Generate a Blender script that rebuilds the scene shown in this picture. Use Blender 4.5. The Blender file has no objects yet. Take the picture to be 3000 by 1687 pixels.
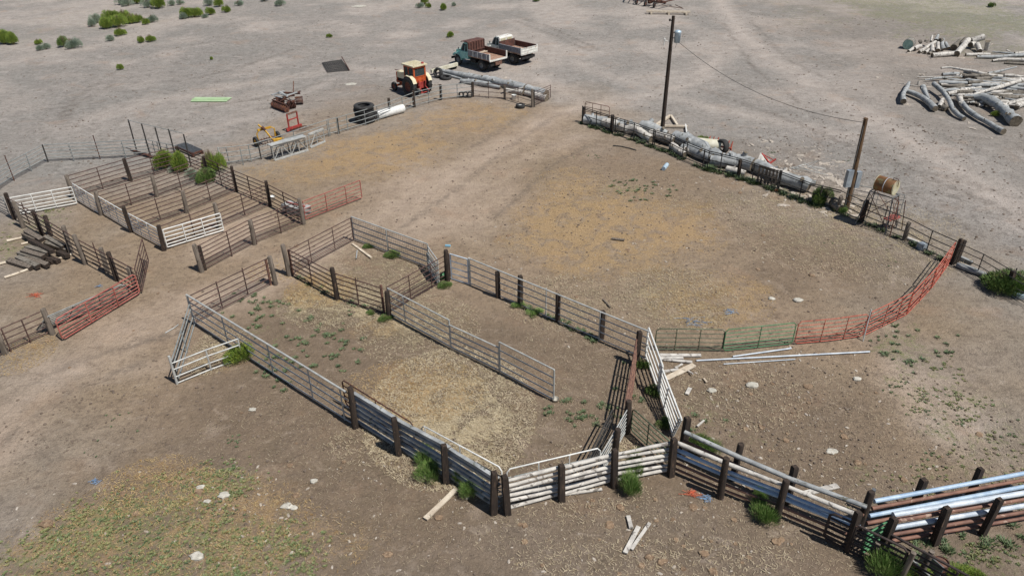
import bpy, math, random
import numpy as np
from mathutils import Vector, Matrix, Euler
random.seed(7)
RND = random.Random(11)
C = bpy.context.scene.collection
S = bpy.context.scene
R = math.radians

# ------------------------------------------------------------------ camera
FPX, TILT, CAMH, ROLL = 2150.0, R(31), 18.0, R(0.8)
cd = bpy.data.cameras.new("camera"); cam = bpy.data.objects.new("camera", cd); C.objects.link(cam)
cd.sensor_width = 36; cd.lens = FPX / 3000 * 36; cd.clip_end = 5000
cam.matrix_world = Matrix.Translation((0, 0, CAMH)) @ Matrix.Rotation(math.pi/2 - TILT, 4, 'X') @ Matrix.Rotation(-ROLL, 4, 'Z')
S.camera = cam
# ------------------------------------------------------------------ sky and sun
SUN = Vector((0.49, -0.34, 1.0)).normalized()
w = bpy.data.worlds.new("World"); S.world = w; w.use_nodes = True
nt = w.node_tree; nt.nodes.clear()
wo = nt.nodes.new('ShaderNodeOutputWorld'); bg = nt.nodes.new('ShaderNodeBackground'); sk = nt.nodes.new('ShaderNodeTexSky')
sk.sky_type = 'NISHITA'; sk.sun_disc = False
sk.sun_elevation = math.asin(SUN.z); sk.sun_rotation = math.atan2(SUN.x, SUN.y); sk.altitude = 1800
bg.inputs[1].default_value = 0.068
nt.links.new(sk.outputs[0], bg.inputs[0]); nt.links.new(bg.outputs[0], wo.inputs[0])
sd = bpy.data.lights.new("sun", 'SUN'); sd.energy = 4.9; sd.angle = R(0.5); sd.color = (1.0, 0.965, 0.91)
sun = bpy.data.objects.new("sun", sd); C.objects.link(sun); sun.location = (20, -20, 60)
sun.rotation_euler = SUN.to_track_quat('Z', 'Y').to_euler()
S.view_settings.view_transform = 'Standard'; S.view_settings.look = 'None'; S.view_settings.exposure = 0.0; S.view_settings.gamma = 1

# ------------------------------------------------------------------ survey points -> metres on the ground
FR = {ch: ((i % 4) * 750, [0, 400, 800, 1265][i // 4], 3.4333) for i, ch in enumerate("abcdefghijklmnop")}
FR.update(z1=(330,340,6.133), z2=(720,240,6.133), z4=(1300,80,8.05), z5=(1240,170,6.44), z6=(1680,290,6.44), z7=(2000,380,6.133),
          z8=(2380,480,5.855), z9=(2600,80,6.44), z10=(2600,180,6.44), z11=(1160,620,6.3), z12=(1720,940,4.025),
          z13=(0,560,4.831), z14=(2560,1440,5.855), z15=(1960,1240,4.528), s=(0,0,1.0))
def P(f, x, y, z=0.0):
    o = FR[f]; X = o[0] + x / o[2]; Y = o[1] + y / o[2]
    u = (X - 1500) / FPX; v = (843.5 - Y) / FPX
    c, s = math.cos(ROLL), math.sin(ROLL); u, v = c*u + s*v, -s*u + c*v
    d = Vector((u, math.cos(TILT) + v*math.sin(TILT), -math.sin(TILT) + v*math.cos(TILT)))
    t = (CAMH - z) / -d.z
    return Vector((d.x*t, d.y*t, z))

# ------------------------------------------------------------------ materials
def lin(h):
    h = h.lstrip('#'); r = []
    for i in (0, 2, 4):
        v = int(h[i:i+2], 16) / 255; r.append(v/12.92 if v <= .04045 else ((v+.055)/1.055)**2.4)
    return (*r, 1)
def mat(name, c1, c2, c3=None, scale=6, rough=.7, metal=0, stretch=(1,1,1), bump=.15, thr=.55, detail=6, fine=40):
    m = bpy.data.materials.new(name); m.use_nodes = True; n = m.node_tree; N = n.nodes; L = n.links
    b = N['Principled BSDF']; b.inputs['Roughness'].default_value = rough; b.inputs['Metallic'].default_value = metal
    tc = N.new('ShaderNodeTexCoord'); mp = N.new('ShaderNodeMapping'); mp.inputs['Scale'].default_value = stretch
    L.new(tc.outputs['Object'], mp.inputs[0])
    oi = N.new('ShaderNodeObjectInfo'); ad = N.new('ShaderNodeVectorMath'); ad.operation = 'ADD'
    sc = N.new('ShaderNodeVectorMath'); sc.operation = 'SCALE'; sc.inputs[0].default_value = (37, 17, 53)
    L.new(oi.outputs['Random'], sc.inputs['Scale']); L.new(mp.outputs[0], ad.inputs[0]); L.new(sc.outputs[0], ad.inputs[1])
    no = N.new('ShaderNodeTexNoise'); no.inputs['Scale'].default_value = scale; no.inputs['Detail'].default_value = detail
    L.new(ad.outputs[0], no.inputs['Vector'])
    cr = N.new('ShaderNodeValToRGB'); e = cr.color_ramp.elements
    e[0].position = .36; e[0].color = lin(c1); e[1].position = .64; e[1].color = lin(c2)
    L.new(no.outputs[0], cr.inputs[0])
    no2 = N.new('ShaderNodeTexNoise'); no2.inputs['Scale'].default_value = fine; no2.inputs['Detail'].default_value = 4
    L.new(ad.outputs[0], no2.inputs['Vector'])
    out = cr.outputs[0]
    if c3:
        no3 = N.new('ShaderNodeTexNoise'); no3.inputs['Scale'].default_value = scale * 1.7; no3.inputs['Detail'].default_value = 8
        no3.inputs['Distortion'].default_value = .6
        L.new(ad.outputs[0], no3.inputs['Vector'])
        c2r = N.new('ShaderNodeValToRGB'); c2r.color_ramp.elements[0].position = thr; c2r.color_ramp.elements[1].position = thr + .05
        L.new(no3.outputs[0], c2r.inputs[0])
        mx = N.new('ShaderNodeMixRGB'); L.new(c2r.outputs[0], mx.inputs[0]); L.new(out, mx.inputs[1]); mx.inputs[2].default_value = lin(c3)
        out = mx.outputs[0]
    vm = N.new('ShaderNodeMapRange'); vm.inputs[1].default_value = .25; vm.inputs[2].default_value = .75; vm.inputs[3].default_value = .78; vm.inputs[4].default_value = 1.2
    L.new(no2.outputs[0], vm.inputs[0])
    hs = N.new('ShaderNodeHueSaturation'); L.new(out, hs.inputs['Color']); L.new(vm.outputs[0], hs.inputs['Value'])
    L.new(hs.outputs[0], b.inputs['Base Color'])
    if bump:
        bp = N.new('ShaderNodeBump'); bp.inputs['Strength'].default_value = bump; bp.inputs['Distance'].default_value = .01
        L.new(no2.outputs[0], bp.inputs['Height']); L.new(bp.outputs[0], b.inputs['Normal'])
    return m
M = dict(
 rust=mat('rusty_pipe', '#5a4038', '#7d5c4c', '#94705a', 5, .8, 0, thr=.6),
 rustdark=mat('dark_rust', '#3a2723', '#5c3a30', '#74492f', 4, .85),
 brownpipe=mat('brown_pipe', '#3d2c29', '#59403a', '#76594f', 4, .75, thr=.62),
 gate_red=mat('worn_red_paint', '#8e453d', '#a8665b', '#6f4a3e', 5, .6, thr=.57),
 orange=mat('orange_red_paint', '#a64a38', '#bf6a56', '#6f3a2e', 4, .6, thr=.57),
 green=mat('green_paint', '#3b6f4a', '#52875c', '#38503c', 5, .5, thr=.62),
 galv=mat('galvanised_pipe', '#a5a6a3', '#bfbfba', '#8a8982', 4, .45, .12, thr=.66),
 greypipe=mat('grey_pipe', '#7c8180', '#979a97', '#63594f', 4, .6, .1, thr=.66),
 darkpipe=mat('dark_pipe', '#2e2c2a', '#464340', '#574437', 4, .6, .1, thr=.66),
 white=mat('white_paint', '#cfcfca', '#e4e3dd', '#a79a8c', 4, .45, thr=.72),
 tie=mat('creosote_timber', '#271f1a', '#3e3229', '#635040', 3, .9, stretch=(4,4,.6), bump=.5, thr=.62),
 post=mat('weathered_post', '#5c5349', '#7d7267', '#443a32', 3, .9, stretch=(4,4,.5), bump=.5, thr=.6),
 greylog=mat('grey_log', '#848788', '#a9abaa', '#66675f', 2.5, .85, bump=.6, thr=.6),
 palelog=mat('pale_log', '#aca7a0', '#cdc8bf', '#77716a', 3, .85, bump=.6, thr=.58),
 darklog=mat('dark_log', '#605a51', '#817a70', '#464038', 3, .9, bump=.5, thr=.6),
 cutend=mat('log_end', '#5c5346', '#7b7060', '#39322a', 5, .9, thr=.6),
 plank=mat('pale_plank', '#b7a894', '#cfc3b0', '#8f8372', 3, .9, bump=.4, thr=.64),
 bluepipe=mat('pale_blue_pipe', '#93abc4', '#b2c5d6', '#737f8a', 3, .4, thr=.7),
 whitepipe=mat('pale_grey_pipe', '#aab5c0', '#cdd4da', '#96897e', 3, .4, thr=.68),
 redpipe=mat('red_brown_pipe', '#6c4d42', '#8a6554', '#a58c7b', 3, .7, thr=.62),
 tyre=mat('tyre_rubber', '#262626', '#3a3938', '#565350', 8, .85, thr=.66),
 rim=mat('rusty_rim', '#5a2f24', '#7d4330', '#3a2622', 8, .7),
 steel=mat('dull_steel', '#5f6264', '#7d8082', '#6a4c3c', 6, .5, .4, thr=.62),
 cream=mat('cream_paint', '#cfc3a0', '#ddd4b8', '#a38d6e', 3, .5, thr=.64),
 tractor=mat('tractor_orange', '#b04a22', '#c8602f', '#7a3b26', 4, .5, thr=.64),
 teal=mat('teal_paint', '#7fbab2', '#9ccfc6', '#64847d', 3, .4, thr=.68),
 bedgrey=mat('truck_bed_grey', '#77797e', '#93949a', '#6d4a3e', 4, .6, thr=.6),
 bedrust=mat('rusty_bed', '#48302a', '#674339', '#a0948a', 4, .8, thr=.68),
 bedfloor=mat('bed_floor', '#8a6a58', '#a88975', '#6d4c40', 4, .8, thr=.62),
 carwhite=mat('old_white_paint', '#cfcdc4', '#e0ded6', '#9b6a48', 3, .45, thr=.64),
 chassis=mat('black_chassis', '#1a1918', '#2b2928', None, 6, .8),
 yellow=mat('yellow_paint', '#b98a24', '#d1a238', '#7d5330', 4, .5, thr=.62),
 redpaint=mat('dull_red_paint', '#8f2f2a', '#a8423b', '#5d2b27', 4, .6, thr=.64),
 lime=mat('lime_sheet', '#9db88b', '#b2c8a0', None, 2, .6),
 drum=mat('rusty_drum', '#64492d', '#865a35', '#77704f', 2.2, .6, .1, thr=.56),
 drumend=mat('drum_end', '#b5ab84', '#c4bfa6', '#8f8f80', 3, .6, thr=.6),
 concrete=mat('cream_tank', '#c4bfa8', '#d8d4c2', '#a39c86', 2, .7, thr=.66),
 mint=mat('mint_paint', '#8fae9f', '#a9c4b4', '#6c7268', 4, .5, thr=.64),
 box=mat('box_grey', '#8a939b', '#a3abb1', None, 3, .4, .2),
 canpaint=mat('transformer_grey', '#9db3c2', '#bfd0da', '#76848f', 5, .35, .1, thr=.66),
 olive=mat('olive_paint', '#48523f', '#626b54', '#3a3a30', 4, .6, thr=.62),
 polebrown=mat('brown_pole', '#54412e', '#74593d', '#3d3025', 3, .9, stretch=(4,4,.5), bump=.4),
 blackrust=mat('black_rust', '#2b2523', '#413430', '#5a4034', 4, .8, thr=.64),
 blue=mat('blue_plastic', '#6fa0b8', '#8fb9cc', None, 5, .4),
 plasticw=mat('white_plastic', '#d8d8d4', '#eeeeea', None, 5, .4),
 twine=mat('orange_twine', '#c9563a', '#dd7a58', None, 20, .8),
 twineblue=mat('blue_twine', '#6a8fb8', '#93b0cc', None, 20, .8),
 stone=mat('pale_stone', '#a8a498', '#c3beb2', '#8f877b', 6, .9, bump=.6, thr=.6),
 dung=mat('dry_dung', '#6a5644', '#8f7860', '#a8937a', 8, .95, bump=.6, thr=.6),
 chip=mat('pale_chips', '#968b7f', '#b9afa2', None, 9, .9),
 clod=mat('dark_clods', '#62554a', '#786a5d', None, 9, .95),
 wire=mat('wire', '#4a4844', '#66625c', None, 9, .6, .2),
)
def leafmat(name, a, b, c):
    m = mat(name, a, b, c, 3, .65, 0, bump=0, thr=.55, fine=9)
    bs = m.node_tree.nodes['Principled BSDF']
    bs.inputs['Subsurface Weight'].default_value = 0
    return m
M['leaf'] = leafmat('rabbitbrush_leaf', '#617a30', '#7f953b', '#9aa245')
M['leafdeep'] = leafmat('green_leaf', '#4a6232', '#66803d', '#7d8c4a')
M['grassleaf'] = leafmat('grass_leaf', '#5a7a3a', '#7c9a4e', '#97a867')
M['sage'] = leafmat('sage_leaf', '#7f8f7c', '#99a592', '#6d7f64')
M['weed'] = leafmat('weed_leaf', '#4c5f40', '#61714c', '#6f7a54')
M['weedpale'] = leafmat('pale_grass', '#6f784d', '#878558', '#65764b')
M['straw'] = leafmat('straw', '#a58b5e', '#bfa577', '#9c7a46')
M['strawpale'] = leafmat('pale_straw', '#ab9b7f', '#c4b598', '#998768')
M['stem'] = mat('twigs', '#6b5d4a', '#85765f', None, 9, .9)
def glass():
    m = bpy.data.materials.new('cab_glass'); m.use_nodes = True; b = m.node_tree.nodes['Principled BSDF']
    b.inputs['Base Color'].default_value = (.12, .15, .15, 1); b.inputs['Roughness'].default_value = .08
    b.inputs['Transmission Weight'].default_value = .6; b.inputs['IOR'].default_value = 1.2
    return m
M['glass'] = glass()

# ------------------------------------------------------------------ mesh builder
class MB:
    def __init__(s): s.v = []; s.f = []; s.mi = []; s.smooth = []
    def add(s, vs, fs, mi=0, sm=False):
        o = len(s.v); s.v += [tuple(v) for v in vs]; s.f += [tuple(i + o for i in f) for f in fs]
        s.mi += [mi]*len(fs); s.smooth += [sm]*len(fs); return s
    def box(s, c, size, rot=None, mi=0, taper=1.0):
        hx, hy, hz = [k/2 for k in size]; c = Vector(c)
        vs = [Vector((x*(taper if z > 0 else 1), y*(taper if z > 0 else 1), z)) for z in (-hz, hz) for x, y in ((-hx,-hy),(hx,-hy),(hx,hy),(-hx,hy))]
        if rot is not None: vs = [rot @ v for v in vs]
        return s.add([c + v for v in vs], [(3,2,1,0),(4,5,6,7),(0,1,5,4),(1,2,6,5),(2,3,7,6),(3,0,4,7)], mi)
    def tube(s, pts, r, n=8, mi=0, capmi=None, closed=False, jit=0, sm=True, up=None):
        pts = [Vector(p) for p in pts]; k = len(pts)
        rs = list(r) if isinstance(r, (list, tuple)) else [r]*k
        vs = []; prev = None
        for i, p in enumerate(pts):
            if closed: d = pts[(i+1) % k] - pts[i-1]
            else: d = pts[min(i+1, k-1)] - pts[max(i-1, 0)]
            if d.length < 1e-9: d = Vector((0,0,1))
            d.normalize()
            if prev is None:
                a = Vector(up) if up else (Vector((0,0,1)) if abs(d.z) < .9 else Vector((1,0,0)))
                x = a.cross(d).normalized()
            else:
                x = prev - d*prev.dot(d)
                x = x.normalized() if x.length > 1e-6 else d.orthogonal().normalized()
            prev = x; y = d.cross(x)
            for j in range(n):
                t = 2*math.pi*(j+.5)/n; q = rs[i]*(1 + (RND.uniform(-jit, jit) if jit else 0))
                vs.append(p + x*math.cos(t)*q + y*math.sin(t)*q)
        fs = []
        for i in range(k if closed else k-1):
            a = i*n; b = ((i+1) % k)*n
            for j in range(n): fs.append((a+j, a+(j+1) % n, b+(j+1) % n, b+j))
        s.add(vs, fs, mi, sm)
        if not closed:
            s.add(vs[:n], [tuple(range(n-1, -1, -1))], mi if capmi is None else capmi)
            s.add(vs[-n:], [tuple(range(n))], mi if capmi is None else capmi)
        return s
    def lathe(s, prof, n=20, axis='y', c=(0,0,0), mi=0, sm=True):
        vs = []; c = Vector(c)
        for a, r in prof:
            for j in range(n):
                t = 2*math.pi*j/n; u, w_ = r*math.cos(t), r*math.sin(t)
                vs.append(c + (Vector((u, a, w_)) if axis == 'y' else Vector((u, w_, a)) if axis == 'z' else Vector((a, u, w_))))
        fs = [(i*n+j, i*n+(j+1) % n, (i+1)*n+(j+1) % n, (i+1)*n+j) for i in range(len(prof)-1) for j in range(n)]
        return s.add(vs, fs, mi, sm)
    def prism(s, poly, y0, y1, mi=0):      # poly in (x,z), extruded along y
        n = len(poly); vs = [Vector((x, y0, z)) for x, z in poly] + [Vector((x, y1, z)) for x, z in poly]
        return s.add(vs, [tuple(range(n)), tuple(range(2*n-1, n-1, -1))] + [(i, i+n, (i+1) % n+n, (i+1) % n) for i in range(n)], mi)
    def build(s, name, mats, parent=None, **kw):
        if not isinstance(mats, (list, tuple)): mats = [mats]
        o0 = Vector((0,0,0))
        if parent is not None and parent.type == 'EMPTY' and parent.get('_w'): o0 = Vector(parent.location)
        elif parent is not None and parent.get('_o') is not None: o0 = Vector(parent['_o'])
        vs = [(v[0]-o0.x, v[1]-o0.y, v[2]-o0.z) for v in s.v]
        me = bpy.data.meshes.new(name); me.from_pydata(vs, [], s.f)
        for m_ in mats: me.materials.append(M[m_] if isinstance(m_, str) else m_)
        me.polygons.foreach_set('material_index', s.mi); me.polygons.foreach_set('use_smooth', s.smooth); me.update()
        o = bpy.data.objects.new(name, me); C.objects.link(o)
        if parent is not None: o.parent = parent
        return o
def tag(o, label=None, cat=None, group=None, kind=None):
    if label: o['label'] = label
    if cat: o['category'] = cat
    if group: o['group'] = group
    if kind: o['kind'] = kind
    return o
def thing(name, label, cat, loc, rz=0, group=None, world=True):
    o = bpy.data.objects.new(name, None); C.objects.link(o); o.location = loc; o.rotation_euler = (0, 0, rz); o.empty_display_size = .2
    if world: o['_w'] = 1
    return tag(o, label, cat, group)
def single(mb, name, mats, label, cat, loc=None, group=None):   # one-mesh thing, origin at its base
    loc = Vector(loc) if loc is not None else Vector((0,0,0))
    mb.v = [(v[0]-loc.x, v[1]-loc.y, v[2]-loc.z) for v in mb.v]
    o = mb.build(name, mats); o.location = loc
    return tag(o, label, cat, group)
def lerp(a, b, t): return Vector(a)*(1-t) + Vector(b)*t
Z = Vector((0,0,1))

# ------------------------------------------------------------------ ground
def ebox(x0, y0, x1, y1):      # survey box -> ellipse on the ground
    cx, cy = (x0+x1)/2, (y0+y1)/2; c = P('s', cx, cy)
    return c.x, c.y, (P('s', x1, cy)-P('s', x0, cy)).length/2, (P('s', cx, y0)-P('s', cx, y1)).length/2
def vnoise(x, y, s, seed):
    rs = np.random.RandomState(seed); G_ = rs.rand(256, 256)
    X = x/s + 1000; Y = y/s + 1000; xi = np.floor(X).astype(int); yi = np.floor(Y).astype(int); fx = X-xi; fy = Y-yi
    fx = fx*fx*(3-2*fx); fy = fy*fy*(3-2*fy)
    g = lambda a, b: G_[a % 256, b % 256]
    return g(xi,yi)*(1-fx)*(1-fy)+g(xi+1,yi)*fx*(1-fy)+g(xi,yi+1)*(1-fx)*fy+g(xi+1,yi+1)*fx*fy
def fbm(x, y, s, seed): return (vnoise(x,y,s,seed)+.5*vnoise(x,y,s/2,seed+1)+.25*vnoise(x,y,s/4,seed+2))/1.75
def ell(X, Y, boxes):
    m = np.zeros_like(X); n = fbm(X, Y, 3.0, 5) - .5
    for b in boxes:
        k = b[4] if len(b) > 4 else 1.0
        cx, cy, rx, ry = ebox(*b[:4]); d = np.sqrt(((X-cx)/rx)**2 + ((Y-cy)/ry)**2) + n*1.1
        m = np.maximum(m, k*np.clip((1.25-d)/.7, 0, 1))
    return m
def path(X, Y, pts, wd, soft):
    m = np.zeros_like(X); n = (fbm(X, Y, 2.0, 9) - .5)*wd*.9
    pts = [P('s', *p) for p in pts]
    for a, b in zip(pts[:-1], pts[1:]):
        dx, dy = b.x-a.x, b.y-a.y; t = np.clip(((X-a.x)*dx+(Y-a.y)*dy)/(dx*dx+dy*dy), 0, 1)
        d = np.hypot(X-a.x-t*dx, Y-a.y-t*dy) + n
        m = np.maximum(m, np.clip((wd-d)/soft, 0, 1))
    return m
def inpoly(X, Y, poly, soft):
    poly = [P('s', *p) for p in poly]; ins = np.zeros(X.shape, bool); D = np.full(X.shape, 1e9)
    for i in range(len(poly)):
        a, b = poly[i-1], poly[i]
        c = ((a.y > Y) != (b.y > Y)) & (X < (b.x-a.x)*(Y-a.y)/(b.y-a.y+1e-9)+a.x); ins ^= c
        dx, dy = b.x-a.x, b.y-a.y; t = np.clip(((X-a.x)*dx+(Y-a.y)*dy)/(dx*dx+dy*dy), 0, 1)
        D = np.minimum(D, np.hypot(X-a.x-t*dx, Y-a.y-t*dy))
    D = np.where(ins, D, -D) + (fbm(X, Y, 4, 3)-.5)*soft
    return np.clip(D/soft+.5, 0, 1)
GOLD = [(0,1450,1050,1780,.5),(1470,540,2110,800,.85),(1150,300,1560,400,.6),(930,370,1330,520,.85),(700,420,1000,560,.5),(840,800,1040,900,.7),
        (1000,1050,1420,1240,1.0),(1880,790,2260,960,.6),(120,1380,900,1687,.55),(300,1340,620,1500,.5),(730,760,880,830,.3),
        (1560,490,1800,620,.6),(0,990,150,1090,.5),(700,490,830,530,.5),(1000,930,1180,1000,.5),(560,1020,800,1100,.45)]
PALE = [(1080,1010,1560,1400,1.0),(820,830,1150,960,.8),(560,960,720,1090,.8),(940,710,1260,860,.4),(1050,860,1400,1060,.6),
        (1800,780,2150,960,.6),(1950,560,2600,640,.4),(2150,560,2800,800,.45),(960,1230,1260,1360,.22),(1480,800,1800,960,.4),(2000,1060,2350,1250,.15),(1150,770,1300,860,.6),
        (1500,1580,2300,1700,.1),(1480,1300,1900,1520,.08),(1780,1290,1880,1400,.7),(2300,600,2800,700,.4)]
GREEN = [(0,1480,950,1760,.75),(2560,950,2790,1080,.8),(2660,1060,3000,1400,.5),(2450,-30,3100,110,1.0),(2700,60,3050,190,.6),(2250,0,2500,90,.4),(120,1400,640,1687,.95),(560,1360,760,1450,.7),(600,1560,900,1687,.6),(0,1560,200,1687,.6),
         (0,600,130,800,.7),(1950,1150,2300,1330,.3),(640,830,1000,1100,.3),(2400,1350,2800,1500,.3),(2780,1560,3000,1687,.4),(2750,30,3000,170,.5),(0,0,500,120,.3),(1730,530,1900,580,.6)]
TRACK = [([(2080,-40),(2180,110),(2020,250),(1640,330),(1330,520),(1020,690),(700,860),(330,980),(60,1180),(-60,1330)], 2.4, 2.6),
         ([(2150,100),(2400,260),(2760,470),(3050,640)], 3.2, 3.5), ([(1500,60),(1750,210),(2050,310),(2500,400)], 1.8, 2.5),
         ([(200,370),(430,300),(700,250),(1000,200),(1300,210)], 2.2, 3.0), ([(1350,260),(1560,220),(1700,300)], 2.2, 2.6), ([(60,1180),(350,1090),(560,1050)], 1.2, 2),
         ([(1330,520),(1500,480),(1700,400)], 1.5, 2.5), ([(420,420),(760,340),(980,230)], 1.2, 2)]
BARE = [(300,172,410,196),(1120,90,1240,112),(1380,10,1500,30),(2600,1080,2860,1290),(1100,440,1500,700),(560,620,800,760)]
BROWN = [(640,520),(900,385),(1300,275),(1620,290),(1720,335),(2100,500),(2440,640),(2790,800),(3100,1000),(3100,1900),(-300,1900),(-300,900),(0,680),(220,595),(540,490)]
DARK = [(-100,1800),(250,1400),(480,1180),(620,1000),(860,850),(1300,850),(1900,980),(2100,1060),(2350,1080),(2560,1180),(2650,1400),(3100,1560),(3100,1900)]
RUTS = [[(1480,40),(1600,75),(1760,150)],[(1500,58),(1640,110),(1730,150)],[(2080,270),(2260,335),(2520,440),(2700,500),(2920,560)],[(2300,440),(2600,560),(2900,700)],[(2260,330),(2600,470),(3000,640)],[(210,372),(198,340),(225,300),(330,250)],[(190,372),(180,335),(215,290),(300,240)],
 [(560,320),(760,290),(950,240),(1100,230)],[(520,240),(700,200),(900,130)],[(700,330),(900,300),(1060,290)],[(2200,60),(2300,170),(2420,230)],[(2120,70),(2200,190),(2340,300)],[(1720,430),(1620,480),(1450,640)],[(1640,330),(1480,440),(1330,560),(1100,720)],[(0,1180),(220,1060),(560,960)],[(0,1300),(200,1150),(420,1060)],[(1620,270),(1500,360),(1390,430)]]
DARKE = [(2350,-60,3100,340,.35),(2500,200,3100,420,.3),(2150,640,2700,900,.7),(1650,380,2300,560,.5),(900,240,1200,330,.3),(1000,720,1300,900,.5)]
SPECK = [(0,0,1200,420,.8),(1550,0,3000,330,.6),(2250,330,3000,700,.9),(1450,480,2600,1000,.6),(2200,1050,3000,1500,.9),(1900,380,2700,560,.5)]
def masks(X, Y):
    n = fbm(X, Y, 6, 21)
    gold = ell(X, Y, GOLD); pale = ell(X, Y, PALE); green = ell(X, Y, GREEN)
    tr = np.zeros_like(X)
    for p_, w_, s_ in TRACK: tr = np.maximum(tr, path(X, Y, p_, w_, s_))
    tr = np.maximum(tr, .8*ell(X, Y, BARE))
    far = np.clip((Y-48)/20, 0, 1)*np.clip((n-.42)*3, 0, .7)
    brown = inpoly(X, Y, BROWN, 11.0)
    spk = np.maximum(ell(X, Y, SPECK), .25)
    dark = np.maximum(inpoly(X, Y, DARK, 3.5), ell(X, Y, DARKE))*(1-.8*tr)
    rut = np.zeros_like(X)
    for p_ in RUTS: rut = np.maximum(rut, path(X, Y, p_, .32, .35))
    gold = gold*(1-.85*tr); pale = pale*(1-.85*tr)
    return gold, green, np.maximum(tr, far), brown, pale, spk, dark, rut
def axis(lo, hi, st, far):
    a = list(np.arange(lo, hi, st)); d = st
    left = []; x = lo
    while x > -far: d *= 1.25; x -= d; left.append(x)
    d = st; right = []; x = a[-1]
    while x < far: d *= 1.25; x += d; right.append(x)
    return np.array(left[::-1] + a + right)
xs = axis(-82, 76, .42, 1800); ys = axis(8, 125, .36, 2200)
GX, GY = np.meshgrid(xs, ys)
gold, green, trk, brown, pale, spk, dark_ground, rut = masks(GX, GY)
GZ = (fbm(GX, GY, 1.3, 40)-.5)*.03 + (fbm(GX, GY, .9, 44)-.5)*.02 - .004
nx, ny = len(xs), len(ys)
me = bpy.data.meshes.new('ground'); idx = np.arange(nx*ny).reshape(ny, nx)
F = np.stack([idx[:-1,:-1], idx[:-1,1:], idx[1:,1:], idx[1:,:-1]], -1).reshape(-1, 4)
me.vertices.add(nx*ny); me.vertices.foreach_set('co', np.stack([GX, GY, GZ], -1).ravel())
me.loops.add(F.size); me.loops.foreach_set('vertex_index', F.ravel())
me.polygons.add(len(F)); me.polygons.foreach_set('loop_start', np.arange(0, F.size, 4)); me.polygons.foreach_set('loop_total', np.full(len(F), 4))
me.polygons.foreach_set('use_smooth', np.ones(len(F), bool)); me.update()
for nm, (a, b, c) in dict(cover=(gold, green, trk), soil=(brown, pale, spk), dark_ground=(dark_ground, rut, dark_ground)).items():  # last layer: darker ground tone, nearby and in patches, plus the wheel ruts
    at = me.color_attributes.new(nm, 'FLOAT_COLOR', 'POINT')
    at.data.foreach_set('color', np.stack([a, b, c, np.ones_like(a)], -1).ravel())
ground = bpy.data.objects.new('ground', me); C.objects.link(ground); ground['kind'] = 'structure'

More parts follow.
